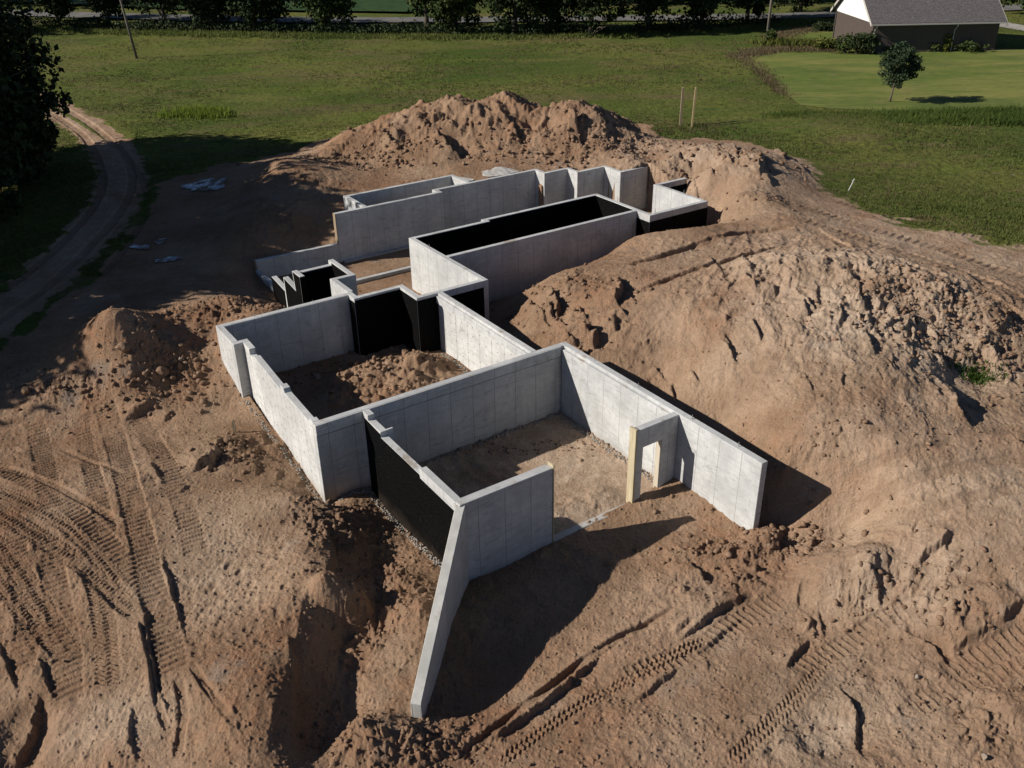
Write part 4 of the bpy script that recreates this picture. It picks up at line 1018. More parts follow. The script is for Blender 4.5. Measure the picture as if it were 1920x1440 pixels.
def crown_points(center, rad, nclump, per, clump_r, r, hollow=0.35, low=-1.0):
    out = []
    ph = r.uniform(0, 6.28, 6)
    for _ in range(nclump):
        while True:
            v = r.normal(size=3); v /= np.linalg.norm(v)
            k = r.uniform(hollow, 1.0) ** 0.6
            az = math.atan2(v[1], v[0])
            lob = 0.82 + 0.16 * math.sin(3 * az + ph[0] + 2 * v[2]) + 0.12 * math.sin(5 * az + ph[1] - 4 * v[2]) + 0.08 * math.sin(7 * v[2] * 2 + ph[2])
            if v[2] * k > low: break
        c = center + v * np.array(rad) * k * lob
        m = int(per * r.uniform(0.5, 1.4))
        cr = clump_r * r.uniform(0.6, 1.3)
        q = r.normal(size=(m, 3)); q /= np.linalg.norm(q, axis=1)[:, None]
        out.append(c + q * (r.uniform(0.15, 1.0, m) ** 0.5)[:, None] * cr * np.array([1, 1, 0.75]))
    return np.concatenate(out)

def make_tree(name, x, y, h, rad, label, cat, mat, seed, leaf=0.3, nclump=60, per=60, clump=1.0, trunk_h=0.35, lean=(0, 0), group=None, zc=None, low=-1.0, trunk_r=None, drop=0.0, base_z=None):
    r = np.random.default_rng(seed)
    bz = height_at(x, y) - 0.05 if base_z is None else base_z
    root = empty(name, (x, y, bz))
    tag(root, label, cat, group)
    tr = trunk_r or 0.022 * h
    top = np.array([lean[0], lean[1], h * 0.75])
    b = MB()
    pts = [np.array([0, 0, 0.0]) + (top * t) + np.array([0.05 * h * math.sin(3 * t + seed) * t * 0.4, 0.04 * h * math.cos(2.3 * t + seed) * t * 0.3, 0]) for t in np.linspace(0, 1, 7)]
    b.tube([tuple(p) for p in pts], [tr * 1.35, tr * 1.0, tr * 0.85, tr * 0.7, tr * 0.5, tr * 0.3, tr * 0.12], 8)
    for k in range(7):
        t = r.uniform(trunk_h * 0.8, 0.9); a = r.uniform(0, 6.28)
        p = np.array(pts[int(t * 6)]); ln = rad * r.uniform(0.5, 0.85)
        q = p + np.array([math.cos(a) * ln, math.sin(a) * ln, ln * r.uniform(0.3, 0.8)])
        mid = (p + q) / 2 + np.array([0, 0, 0.1 * ln])
        b.tube([tuple(p), tuple(mid), tuple(q)], [tr * 0.4, tr * 0.25, tr * 0.08], 6)
    b.build('trunk', M_BARK, root, True)
    ch = h * (1 - trunk_h)
    zc_ = h * trunk_h + ch * 0.5 if zc is None else zc
    C = crown_points(np.array([lean[0] * 0.9, lean[1] * 0.9, zc_]), (rad, rad, ch * 0.55), nclump, per, clump, r, low=low)
    C = C[C[:, 2] > 0.05]
    link_mesh('crown', leaf_cards('crown', C, leaf, mat, None, drop=drop, r=r), mat, root)
    return root

# the big trees on the left, whose long shade falls over the near part of the site
LT = 'tall dark leafy trees along the left edge'
make_tree('broadleaf_tree', -36.4, 61.5, 13.0, 6.8, 'tall dark leafy tree at the left edge of the picture beside the dirt track', 'tree', M_LEAF_DARK, 101, leaf=0.45, nclump=420, per=64, clump=1.3, trunk_h=0.02)
make_tree('broadleaf_tree', -33.6, 53.0, 14.2, 5.8, 'dark leafy tree in front of the tall one at the left edge', 'tree', M_LEAF_DARK, 102, leaf=0.48, nclump=340, per=60, clump=1.3, trunk_h=0.01)
make_tree('broadleaf_tree', -33.8, 45.5, 15.2, 6.0, 'dark leafy tree just outside the left edge beside the shaded yard', 'tree', M_LEAF_DARK, 103, leaf=0.55, nclump=330, per=55, clump=1.4, trunk_h=0.01)
make_tree('broadleaf_tree', -35.2, 39.2, 14.2, 5.6, 'dark leafy tree outside the left edge shading the far side of the earth heap', 'tree', M_LEAF_DARK, 104, leaf=0.55, nclump=320, per=55, clump=1.4, trunk_h=0.01)
make_tree('broadleaf_tree', -38.5, 31.5, 14.0, 5.6, 'dark leafy tree outside the left edge, nearest of its row', 'tree', M_LEAF_DARK, 105, leaf=0.55, nclump=280, per=55, clump=1.35, trunk_h=0.01)
make_tree('broadleaf_tree', -45.5, 30.0, 15.0, 5.0, 'dark leafy tree set back outside the left edge behind the nearest one', 'tree', M_LEAF_DARK, 108, leaf=0.55, nclump=220, per=55, clump=1.35, trunk_h=0.01)
make_tree('bushy_tree', -31.6, 57.6, 6.5, 3.6, 'low dark bushy tree under the tall tree at the left edge', 'tree', M_LEAF_DARK, 106, leaf=0.42, nclump=150, per=50, clump=0.9, trunk_h=0.0)
make_tree('bushy_tree', -31.0, 49.5, 6.5, 3.6, 'low dark bushy tree at the left edge facing the puddles', 'tree', M_LEAF_DARK, 107, leaf=0.42, nclump=150, per=50, clump=0.9, trunk_h=0.0)

# young tree on the mown lawn
tx, ty = at(1668, 193, FIELD)[:2]
make_tree('young_tree', tx, ty, 4.7, 1.75, 'young round crowned tree with a thin trunk standing alone on the mown lawn', 'tree', M_LEAF_BLUE, 205, leaf=0.17, nclump=130, per=70, clump=0.40, trunk_h=0.31, zc=3.15, lean=(0.35, 0), trunk_r=0.075)

# row along the road: pixel of the foot, height, crown radius, trunk share, material, label
ROW = [
    ((-40, 62), 12, 5.5, 0.02, M_LEAF_DARK, 'dark roadside tree at the far left end of the hedgerow'),
    ((108, 40), 9, 2.4, 0.02, M_LEAF_DARK, 'small bushy roadside tree right of the big tree at the left edge'),
    ((205, 46), 12, 3.4, 0.09, M_LEAF_DARK, 'slim dark roadside tree left of the leaning bare pole'),
    ((310, 50), 13, 5.0, 0.12, M_LEAF_DARK, 'roadside tree just right of the leaning bare pole'),
    ((395, 54), 11, 3.6, 0.05, M_LEAF_DARK, 'narrow roadside tree in the dense left part of the hedgerow'),
    ((480, 56), 11, 4.6, 0.02, M_LEAF_DARK, 'dark bushy roadside tree with foliage down to the ground, left of the round one'),
    ((618, 58), 12, 3.6, 0.02, M_LEAF_MID, 'round grey green roadside tree left of the wide gap in the hedgerow'),
    ((801, 60), 14, 3.6, 0.16, M_LEAF_MID, 'ivy clad upright roadside tree right of the wide gap in the hedgerow'),
    ((855, 62), 10, 3.4, 0.02, M_LEAF_MID, 'leafy roadside bush tree close right of the ivy clad trunk'),
    ((965, 64), 14, 4.2, 0.03, M_LEAF_DARK, 'broad very dark roadside tree above the middle of the big earth heap'),
    ((1035, 62), 12, 3.4, 0.05, M_LEAF_DARK, 'dark roadside tree squeezed between two broader ones above the big earth heap'),
    ((1108, 66), 15, 4.6, 0.03, M_LEAF_DARK, 'tallest drooping roadside tree above the right peak of the big earth heap'),
    ((1215, 60), 13, 4.2, 0.09, M_LEAF_DARK, 'dark roadside tree left of the two wooden stakes'),
    ((1315, 54), 13, 4.0, 0.08, M_LEAF_DARK, 'dark roadside tree between the wooden stakes and the wooden pole'),
    ((1400, 42), 12, 3.6, 0.13, M_LEAF_DARK, 'roadside tree right behind the upright wooden pole'),
    ((1500, 24), 12, 4.6, 0.05, M_LEAF_DARK, 'roadside tree left of the barn gable'),
    ((1930, 30), 12, 4.6, 0.02, M_LEAF_DARK, 'dark tree behind the driveway at the upper right corner'),
]
tree_xy = []
for i, (p, h, rd, th, mt, lab) in enumerate(ROW):
    x, y = at(p[0], p[1], FIELD)[:2]
    make_tree('hedgerow_tree', x, y, h, rd * 1.22, lab, 'tree', mt, 300 + i, leaf=0.42, nclump=210, per=50, clump=1.0, trunk_h=th * 0.7, group='trees of the roadside hedgerow', drop=0.5 if i == 11 else 0.0, base_z=FIELD - 0.1)
# wood on the far side of the road
far_spots = [(-30, 190), (-14, 176), (-4, 185), (4, 172), (14, 178), (24, 171), (34, 176), (44, 170), (54, 182), (66, 160), (78, 158), (90, 166), (80, 140), (92, 142), (1, 151), (10, 153), (18, 150), (26, 152), (34, 149), (42, 151), (50, 148), (60, 152), (-96, 168), (-85, 165), (-75, 161), (-65, 164), (-56, 161), (-48, 164), (-40, 163), (-62, 195), (-78, 190), (-95, 182)]
for i, (x, y) in enumerate(far_spots):
    make_tree('distant_tree', x, y, 13 + 3 * math.sin(i * 2.1), 5.2, 'dark tree in the wood on the far side of the road', 'tree', (M_LEAF_DARK, M_LEAF_MID)[i % 3 == 1], 400 + i, leaf=0.6, nclump=70, per=40, clump=1.3, trunk_h=0.04, group='trees beyond the road', base_z=FIELD - 0.1)

# ---- meadow grass: blades in tufts, all one mass
def blades(name, P, h, mat, r, per=5, spread=0.10, wid=0.03, label=None, cat='grass'):
    n = len(P)
    base_ = np.repeat(P, per, 0) + np.c_[r.normal(size=(n * per, 2)) * spread, np.zeros(n * per)]
    hh = np.repeat(h, per) * r.uniform(0.5, 1.2, n * per)
    az = r.uniform(0, 6.28, n * per)
    lean_ = r.uniform(0.1, 0.7, n * per) * hh
    dirv = np.c_[np.cos(az), np.sin(az), np.zeros(n * per)]
    sd = np.c_[-np.sin(az), np.cos(az), np.zeros(n * per)] * (wid * np.repeat(np.sqrt(np.hypot(P[:, 0], P[:, 1]) / 40.0), per))[:, None]
    tip = base_ + dirv * lean_[:, None] + np.c_[np.zeros((n * per, 2)), hh]
    V_ = np.stack([base_ - sd, base_ + sd, tip], 1).reshape(-1, 3)
    me = np_mesh(name, V_, np.arange(3 * n * per).reshape(-1, 3))
    tone = np.repeat(np.repeat(np.clip(0.5 + 0.9 * fbm(P[:, 0] * 0.12, P[:, 1] * 0.12, 3, 91) + 0.25 * r.normal(size=n), 0, 1), per), 3)
    fattr(me, 'tone', tone)
    o = link_mesh(name, me, mat)
    return tag(o, label, cat, kind='stuff')
LAWN = fpoly([(1393, 110), (1420, 128), (1452, 158), (1478, 182), (1500, 203), (1560, 212), (1650, 214), (1780, 211), (1960, 203), (2300, 196), (2300, 92), (1900, 93), (1850, 95), (1700, 98), (1640, 102), (1590, 103), (1540, 99), (1470, 100), (1420, 104)])
LAWN2 = fpoly([(1455, 70), (1500, 62), (1572, 57), (1572, 74), (1530, 77), (1470, 76)])
def field_points(n, y0, y1, r, pw=2.0):
    # denser close to the site, thinner far off
    u = r.uniform(0, 1, n)
    y = (y0 ** (1 - pw) + u * (y1 ** (1 - pw) - y0 ** (1 - pw))) ** (1 / (1 - pw))
    x = r.uniform(-0.68, 0.68, n) * y * 1.02
    return x, y
r_ = np.random.default_rng(5)
x, y = field_points(150000, 42, 135, r_)
z, br, _, _, _, dd_ = site_height(x[None], y[None])
z, br, dd_ = z[0], br[0], dd_[0]
track_c = fpoly([(60, 178), (95, 196), (150, 228), (205, 258)])
tdist = np.abs(linedist(x, y, track_c)[0])
keep = (br < 0.35) & (polydist(x, y, LAWN) < 0.1) & (polydist(x, y, LAWN2) < 0.1) & ((tdist > 1.7) | (y > 100) | (x > -20))
dens = 0.5 + 1.2 * fbm(x * 0.15, y * 0.15, 4, 92)
keep &= (r_.uniform(0, 1, len(x)) < np.clip(dens, 0.12, 1))
P = np.c_[x, y, z - 0.02][keep]
hgt = 0.06 + 0.16 * np.clip(fbm(P[:, 0] * 0.07, P[:, 1] * 0.07, 3, 93) + 0.45, 0.05, 1.2)
dryk = fbm(P[:, 0] * 0.10, P[:, 1] * 0.22, 4, 94) + 0.25 * r_.normal(size=len(P)) + 0.22 * np.exp(-(((P[:, 0] - 10) / 22) ** 2 + ((P[:, 1] - 88) / 16) ** 2)) > 0.32
blades('meadow_grass', P[~dryk], hgt[~dryk], M_GRASS, r_, label='rough green meadow grass around the building site')
blades('dry_grass', P[dryk], hgt[dryk] * 1.05, M_GRASS_BR, r_, label='brown dry seed heads among the meadow grass')
# taller weeds: along the ditch beside the lawn, round the lawn and under the hedgerow
def band(pts, n, wd, r):
    P_ = np.array(fpoly(pts)); seg = np.diff(P_, axis=0); L = np.hypot(seg[:, 0], seg[:, 1]); cs = np.r_[0, np.cumsum(L)]
    s = r.uniform(0, cs[-1], n); k = np.clip(np.searchsorted(cs, s) - 1, 0, len(L) - 1)
    q = P_[k] + seg[k] * ((s - cs[k]) / L[k])[:, None] + r.normal(size=(n, 2)) * wd
    return np.c_[q, np.full(n, FIELD - 0.03)]
P = np.r_[band([(1440, 224), (1520, 220), (1600, 221), (1720, 218), (1930, 212)], 3500, 0.55, r_), band([(1500, 228), (1700, 230), (1930, 224)], 2500, 0.8, r_)]
blades('ditch_grass', P, r_.uniform(0.25, 0.6, len(P)), leaf_material('lush_grass', (0.060, 0.098, 0.020), (0.130, 0.175, 0.038), 0.45), r_, per=6, spread=0.16, wid=0.035, label='taller lush green grass growing along the ditch below the lawn')
P = band([(330, 216), (375, 212), (412, 217)], 420, 0.7, r_)
blades('reed_clump', P, r_.uniform(0.3, 0.7, len(P)), leaf_material('bright_reed', (0.11, 0.16, 0.022), (0.19, 0.24, 0.04), 0.5), r_, per=6, spread=0.16, wid=0.04, label='bright yellow green clump of tall grass in the left of the meadow')
p_ = ground_pt(1832, 712); P = np.c_[r_.normal(size=(150, 2)) * np.array([0.38, 0.24]) + p_[:2], np.zeros(150)]; P[:, 2] = site_height(P[None, :, 0], P[None, :, 1])[0][0] - 0.02
blades('grass_patch', P, r_.uniform(0.08, 0.2, len(P)), leaf_material('fresh_grass', (0.055, 0.10, 0.018), (0.11, 0.17, 0.035), 0.45), r_, per=6, spread=0.1, wid=0.03, label='small green grass patch between the right hand heaps')
P = np.r_[band([(1392, 108), (1420, 126), (1452, 158), (1478, 184), (1495, 200)], 700, 0.45, r_), band([(1392, 106), (1430, 94), (1490, 90), (1560, 92)], 1300, 0.9, r_), band([(1450, 72), (1500, 58), (1570, 50)], 1200, 0.9, r_)]
blades('tall_dry_weeds', P, r_.uniform(0.10, 0.34, len(P)), M_GRASS_BR, r_, per=6, spread=0.2, wid=0.04, label='tall pinkish brown weeds edging the mown lawn')
P = np.r_[band([(60, 54), (250, 62), (500, 67), (760, 70), (1000, 70), (1200, 64), (1400, 52), (1540, 38)], 5200, 1.0, r_)]
blades('hedge_bank_weeds', P, r_.uniform(0.15, 0.5, len(P)), M_GRASS, r_, per=6, spread=0.3, wid=0.06, label='tall weeds on the bank below the roadside trees')
P = np.r_[band([(1440, 82), (1480, 84), (1530, 86), (1560, 88)], 420, 0.9, r_)]
blades('goldenrod', P, r_.uniform(0.3, 0.8, len(P)), M_LEAF_YEL, r_, per=7, spread=0.2, wid=0.06, label='yellow flowering weeds left of the barn corner')

P = np.r_[band([(60, 46), (250, 56), (500, 60), (800, 63), (1000, 65), (1200, 61), (1330, 54), (1440, 44)], 330, 0.9, r_)]
C = np.concatenate([p + r_.normal(size=(36, 3)) * np.array([0.9, 0.7, 0.35]) + np.array([0, 0, 0.5]) for p in P])
C[:, 2] = np.maximum(C[:, 2], FIELD)
o = link_mesh('hedge_undergrowth', leaf_cards('hedge_undergrowth', C, 0.30, M_LEAF_DARK, None), M_LEAF_DARK)
tag(o, 'dark tangled undergrowth below the roadside trees', 'undergrowth', kind='stuff')
# ---- sheets lying on the field
def sheet(name, poly, lift, mat, label, cat, res=1.5):
    P_ = np.array(poly); x0, y0 = P_.min(0); x1, y1 = P_.max(0)
    import bmesh
    from mathutils.geometry import delaunay_2d_cdt
    inner = []
    for xx in np.arange(x0, x1, res):
        for yy in np.arange(y0, y1, res): inner.append((xx, yy))
    inner = np.array(inner); ok = polydist(inner[:, 0], inner[:, 1], poly) > res * 0.3
    bd = []
    for i in range(len(P_)):
        a, b_ = P_[i], P_[(i + 1) % len(P_)]; k = max(1, int(np.hypot(*(b_ - a)) / res))
        for j in range(k): bd.append(tuple(a + (b_ - a) * j / k))
    pts = [Vector(p) for p in bd] + [Vector(p) for p in inner[ok]]
    v, e, f, *_ = delaunay_2d_cdt(pts, [], [list(range(len(bd)))], 1, 1e-5)
    xs = np.array([p[0] for p in v]); ys = np.array([p[1] for p in v])
    zs = site_height(xs[None], ys[None])[0][0] + lift
    me = bpy.data.meshes.new(name); me.from_pydata([(a, b_, c) for a, b_, c in zip(xs, ys, zs)], [], [tuple(q) for q in f]); me.update()
    o = link_mesh(name, me, mat); tag(o, label, cat, kind='structure'); return o
def lawn_mat():
    t = NT('mown_lawn'); p = t.pos()
    n1 = t.noise(t.mapping(p, (0.25, 1.0, 1), (0, 0, R(4))), 0.35, 5, 0.6, 0.3); n2 = t.noise(t.mapping(p, (0.5, 1.6, 1)), 2.4, 5, 0.7); n3 = t.noise(p, 0.10, 3)
    c = t.mix(t.ramp(n1, 0.36, 0.66), (0.108, 0.145, 0.028), (0.200, 0.200, 0.054))
    c = t.mix(t.math('MULTIPLY', t.ramp(n3, 0.5, 0.66), 0.5), c, (0.060, 0.095, 0.020))
    c = t.mix(t.ramp(n2, 0.3, 0.75), t.mix(1.0, c, (0.78, 0.8, 0.78), 'MULTIPLY'), t.mix(1.0, c, (1.15, 1.15, 1.1), 'MULTIPLY'))
    st = t.n('ShaderNodeTexWave', wave_type='BANDS', bands_direction='Y'); t.put(t.mapping(p, (0.03, 1, 1)), st.inputs['Vector']); st.inputs['Scale'].default_value = 0.42; st.inputs['Distortion'].default_value = 2.5; st.inputs['Detail'].default_value = 3
    c = t.mix(t.math('MULTIPLY', st.outputs['Fac'], 0.45), c, t.mix(1.0, c, (0.62, 0.66, 0.6), 'MULTIPLY'))
    c = t.mix(t.math('MULTIPLY', t.ramp(t.noise(p, 0.33, 5, 0.7), 0.55, 0.68), 0.5), c, (0.185, 0.150, 0.062))
    t.color(c); t.normal(t.bump(n2, 0.8, 0.08)); return t.m
ML = lawn_mat()
sheet('lawn', LAWN, 0.05, ML, 'mown green lawn in front of the barn', 'lawn')
sheet('lawn_patch', LAWN2, 0.05, ML, 'small mown patch left of the barn', 'lawn')
def plain(name, c0, c1, sc=1.0, rough=0.9):
    t = NT(name); p = t.pos(); n = t.noise(p, sc, 5, 0.65); n2 = t.noise(p, sc * 12, 3)
    t.color(t.mix(t.ramp(n, 0.3, 0.7), c0, c1)); t.normal(t.bump(n2, 0.5, 0.02)); t.b.inputs['Roughness'].default_value = rough; return t.m
def strip(c, half):
    c = np.array(c); d = np.gradient(c, axis=0); d /= np.hypot(d[:, 0], d[:, 1])[:, None]
    nn = np.c_[-d[:, 1], d[:, 0]] * half
    return [tuple(p) for p in c + nn] + [tuple(p) for p in (c - nn)[::-1]]
ROADC = fpoly([(-200, 22), (60, 27), (250, 33), (450, 38), (700, 40), (900, 39), (1100, 37), (1300, 35), (1440, 33), (1570, 29), (1800, 20), (2200, 5)])
sheet('road', strip(ROADC, 2.9), 0.20, plain('worn_asphalt', (0.11, 0.107, 0.10), (0.165, 0.16, 0.15), 0.5), 'pale worn country road behind the hedgerow', 'road', 3.0)
sheet('driveway', strip(fpoly([(1850, 41), (1880, 46), (1930, 55), (2000, 66), (2150, 86)]), 1.8), 0.06, plain('drive_gravel', (0.26, 0.245, 0.22), (0.36, 0.34, 0.31), 1.0), 'pale gravel driveway right of the barn', 'driveway')
def track_mat():
    t = NT('dirt_track_earth'); p = t.pos()
    n = t.noise(p, 0.7, 5, 0.65); n2 = t.noise(p, 6, 5, 0.7)
    c = t.mix(t.ramp(n, 0.3, 0.7), (0.20, 0.138, 0.088), (0.285, 0.21, 0.145)); c = t.mix(t.ramp(n2, 0.55, 0.8), c, (0.17, 0.13, 0.08))
    t.color(c); t.normal(t.bump(n2, 0.8, 0.05)); return t.m
MT = track_mat()
tcl = np.array(fpoly([(20, 165), (75, 188), (120, 212), (165, 238), (195, 258), (206, 272)], -1.22))
tt = np.gradient(tcl, axis=0); tt /= np.hypot(tt[:, 0], tt[:, 1])[:, None]; tn = np.c_[-tt[:, 1], tt[:, 0]]
CROP = fpoly([(-400, -6), (40, 8), (330, 20), (560, 24), (760, 27), (840, 24), (840, -18), (300, -40), (-400, -40)])
sheet('crop_field', CROP, 0.35, plain('crop_green', (0.012, 0.034, 0.008), (0.032, 0.070, 0.014), 0.9), 'bright green crop field beyond the road', 'field', 4.0)

# puddles in the shaded yard
def puddle_mat():
    t = NT('puddle_water'); p = t.pos()
    n = t.noise(p, 3.0, 5, 0.65)
    n2 = t.noise(p, 1.1, 5, 0.7)
    wet = t.ramp(t.math('ADD', n2, t.math('MULTIPLY', n, 0.4)), 0.62, 0.76)
    t.color(t.mix(wet, (0.17, 0.12, 0.085), (0.24, 0.27, 0.31)))  # wet parts have a pale blue reflection painted into the base colour
    t.put(t.math('SUBTRACT', 0.9, t.math('MULTIPLY', wet, 0.78)), t.b.inputs['Roughness']); t.b.inputs['Specular IOR Level'].default_value = 0.6
    t.normal(t.bump(n, 0.12, 0.02)); return t.m
MPUD = puddle_mat()
def puddle(px, py, rx, ry, seed, label):
    r = np.random.default_rng(seed); p = ground_pt(px, py)
    pts = []
    for k in range(26):
        a = 2 * math.pi * k / 26; q = 1 + 0.28 * math.sin(2 * a + seed) + 0.16 * math.sin(5 * a + 2 * seed) + 0.10 * math.sin(9 * a + seed * 3)
        pts.append((p[0] + rx * q * math.cos(a), p[1] + ry * q * math.sin(a)))
    sheet('puddle', pts, 0.06, MPUD, label, 'puddle', 0.15)
puddle(386, 349, 1.35, 1.0, 3, 'larger pale wet puddle in the shaded yard below the dark mound')
puddle(303, 456, 0.35, 0.3, 5, 'small pale wet patch nearest the dark mound')
puddle(316, 489, 0.65, 0.30, 6, 'small pale wet patch left of the low rear curb')
puddle(262, 466, 0.45, 0.35, 8, 'faint pale wet patch furthest left in the shaded yard')

# ------------------------------------------------------------------ barn
bn = at(1630, 101, FIELD); bx0, by0 = 38.75, 102.0
barn = empty('barn', (bx0, by0, FIELD), R(1.2))
tag(barn, 'dark brown barn with a grey shingle roof and a white gable', 'barn')
LN, DP, EH, RH = 13.5, 11.6, 3.15, 3.9
def siding():
    t = NT('brown_steel_siding'); p = t.obj(); sp = t.n('ShaderNodeSeparateXYZ'); t.put(p, sp.inputs[0])
    fr_ = t.math('FRACT', t.math('DIVIDE', t.math('ADD', sp.outputs[0], sp.outputs[1]), 0.3))
    rib = t.ramp(t.math('ABSOLUTE', t.math('SUBTRACT', fr_, 0.5)), 0.38, 0.5)
    t.color(t.mix(t.noise(p, 1.2, 4), (0.070, 0.055, 0.048), (0.090, 0.072, 0.063))); t.normal(t.bump(rib, 0.5, 0.02)); t.b.inputs['Roughness'].default_value = 0.6; return t.m
def shingle():
    t = NT('grey_shingles'); p = t.obj()
    br_ = t.n('ShaderNodeTexBrick'); t.put(t.mapping(p, (1, 1.25, 1)), br_.inputs['Vector'])
    br_.inputs['Scale'].default_value = 3.2; br_.inputs['Color1'].default_value = (0.085, 0.080, 0.082, 1); br_.inputs['Color2'].default_value = (0.150, 0.138, 0.138, 1); br_.inputs['Mortar'].default_value = (0.05, 0.048, 0.05, 1)
    br_.inputs['Mortar Size'].default_value = 0.012; br_.inputs['Bias'].default_value = -0.1
    n = t.noise(p, 7, 4, 0.7)
    t.color(t.mix(t.ramp(n, 0.3, 0.7), t.mix(1.0, br_.outputs[0], (0.75, 0.75, 0.75), 'MULTIPLY'), t.mix(1.0, br_.outputs[0], (1.2, 1.18, 1.15), 'MULTIPLY'))); t.normal(t.bump(br_.outputs['Fac'], 0.3, 0.02)); return t.m
M_SID, M_SHI = siding(), shingle()
t_ = NT('white_trim'); t_.color((0.72, 0.72, 0.70)); t_.b.inputs['Roughness'].default_value = 0.5; M_WHITE = t_.m
t_ = NT('almond_trim'); t_.color((0.42, 0.40, 0.36)); t_.b.inputs['Roughness'].default_value = 0.5; M_TRIM = t_.m
b = MB(); b.box((0, 0, 0), (LN, DP, EH)); b.build('wall', M_SID, barn)
rp = RH / (DP / 2)
for sx in (-0.02, LN + 0.02):
    b = MB(); s_ = -0.03 if sx < 0 else 0.03
    q = [(sx, 0.0, EH - 0.15), (sx, DP, EH - 0.15), (sx, DP, EH + 0.02), (sx, DP / 2, EH + RH + 0.02 - 0.05), (sx, 0, EH + 0.02)]
    i = 0; b.v = [p for p in q] + [(p[0] - s_, p[1], p[2]) for p in q]; n = 5
    b.f = [tuple(range(n)), tuple(range(2 * n - 1, n - 1, -1))] + [((k + 1) % n, k, n + k, n + (k + 1) % n) for k in range(n)]
    b.build('gable', M_WHITE, barn)
OV, OG = 0.55, 0.45
roof = None
for sgn in (0, 1):
    b = MB()
    ye = -OV if sgn == 0 else DP + OV; ze = EH + 0.12 - OV * rp; yr_ = DP / 2; zr = EH + 0.12 + RH
    pr = [(ye, ze), (yr_, zr), (yr_, zr + 0.14), (ye, ze + 0.14)]
    b.v = [(-OG, y_, z_) for y_, z_ in pr] + [(LN + OG, y_, z_) for y_, z_ in pr]
    b.f = [(0, 1, 2, 3), (7, 6, 5, 4)] + [((k + 1) % 4, k, 4 + k, 4 + (k + 1) % 4) for k in range(4)]
    roof = b.build('roof', M_SHI, barn)
    for xx in (-OG - 0.03, LN + OG + 0.005):
        b = MB(); pr2 = [(ye, ze - 0.16), (yr_, zr - 0.16), (yr_, zr + 0.16), (ye, ze + 0.16)]
        b.v = [(xx, y_, z_) for y_, z_ in pr2] + [(xx + 0.025, y_, z_) for y_, z_ in pr2]
        b.f = [(0, 1, 2, 3), (7, 6, 5, 4)] + [((k + 1) % 4, k, 4 + k, 4 + (k + 1) % 4) for k in range(4)]
        b.build('rake_board', M_TRIM, barn)
b = MB(); b.box((-OG, -OV - 0.13, EH + 0.12 - OV * rp - 0.06), (LN + OG, -OV - 0.005, EH + 0.12 - OV * rp + 0.07)); b.build('gutter', M_TRIM, barn)
for xx in (0.18, 8.75):
    b = MB(); zt = EH - 0.2
    b.tube([(xx, -OV - 0.06, EH + 0.06 - OV * rp), (xx, -OV - 0.06, zt - 0.25), (xx, -0.09, zt - 0.75), (xx, -0.09, 0.1)], 0.055, 8); b.build('downspout', M_TRIM, barn)
# shrubs at the barn foot
SHR = [((1583, 99), 2.2, 1.3, M_LEAF_MID, 'leafy shrub furthest left below the barn gable'), ((1606, 101), 2.4, 1.2, M_LEAF_DARK, 'dark evergreen shrub below the barn gable, next to the corner'), ((1627, 102), 2.6, 1.0, M_LEAF_DARK, 'tall dark evergreen shrub at the barn corner'),
       ((1772, 97), 1.9, 0.55, M_LEAF_YEL, 'slim yellow green shrub below the middle downspout of the barn'), ((1745, 97), 1.2, 0.8, M_LEAF_MID, 'low round shrub left of the middle downspout of the barn'), ((1815, 97), 0.95, 1.9, M_LEAF_MID, 'low spreading shrub at the right half of the barn wall'), ((1685, 99), 0.85, 1.9, M_LEAF_MID, 'low spreading shrub at the left half of the barn wall'),
       ((1545, 92), 1.2, 1.4, M_LEAF_YEL, 'yellow flowering bush left of the barn shrubs'), ((1445, 80), 1.3, 0.7, M_LEAF_MID, 'small green bush at the foot of the upright wooden pole'), ((1540, 58), 1.1, 2.2, M_LEAF_DARK, 'dark low hedge behind the small mown patch')]
for i, (p, h, rd, mt, lab) in enumerate(SHR):
    x, y = at(p[0], p[1], FIELD)[:2]
    r = np.random.default_rng(600 + i)
    root = empty('shrub', (x, y, FIELD)); tag(root, lab, 'shrub')
    b = MB()
    for k in range(5):
        a = k * 1.3; b.tube([(0, 0, -0.1), (math.cos(a) * rd * .25, math.sin(a) * rd * .25, h * .4), (math.cos(a) * rd * .45, math.sin(a) * rd * .45, h * .75)], [.05, .035, .012], 5)
    b.build('stem', M_BARK, root)
    C = crown_points(np.array([0, 0, h * 0.48]), (rd, rd * 0.8, h * 0.55), 34, 40, 0.30 + 0.1 * rd, r, 0.2)
    link_mesh('foliage', leaf_cards('foliage', C[C[:, 2] > 0], 0.22, mt, None, r=r), mt, root)

# ------------------------------------------------------------------ posts and poles
def pole(name, foot, top, r0, r1, mat, label, cat, base_z=None):
    b = MB(); f = np.array(foot); tp_ = np.array(top)
    o = empty(name, tuple(f)); tag(o, label, cat)
    rel = tp_ - f
    b.tube([(0, 0, -0.3), tuple(rel * .5), tuple(rel)], [r0, (r0 + r1) / 2, r1], 10)
    b.build('shaft', mat, o, True)
    return o, rel
M_POLE = wood_material('grey_pole_wood', (0.10, 0.085, 0.07), (0.20, 0.175, 0.145))
f = at(257, 110, FIELD)
o, rel = pole('utility_pole', (f[0], f[1], FIELD), (f[0] - 0.75, f[1], FIELD + 9.0), 0.15, 0.10, M_POLE, 'thin dark bare pole leaning slightly in the left half of the meadow', 'pole')
f = at(1437, 77, FIELD)
o2, rel2 = pole('utility_pole', (f[0], f[1], FIELD), (f[0] + 0.1, f[1], FIELD + 9.0), 0.16, 0.11, M_POLE, 'pale wooden pole standing left of the barn at the lawn corner', 'pole')
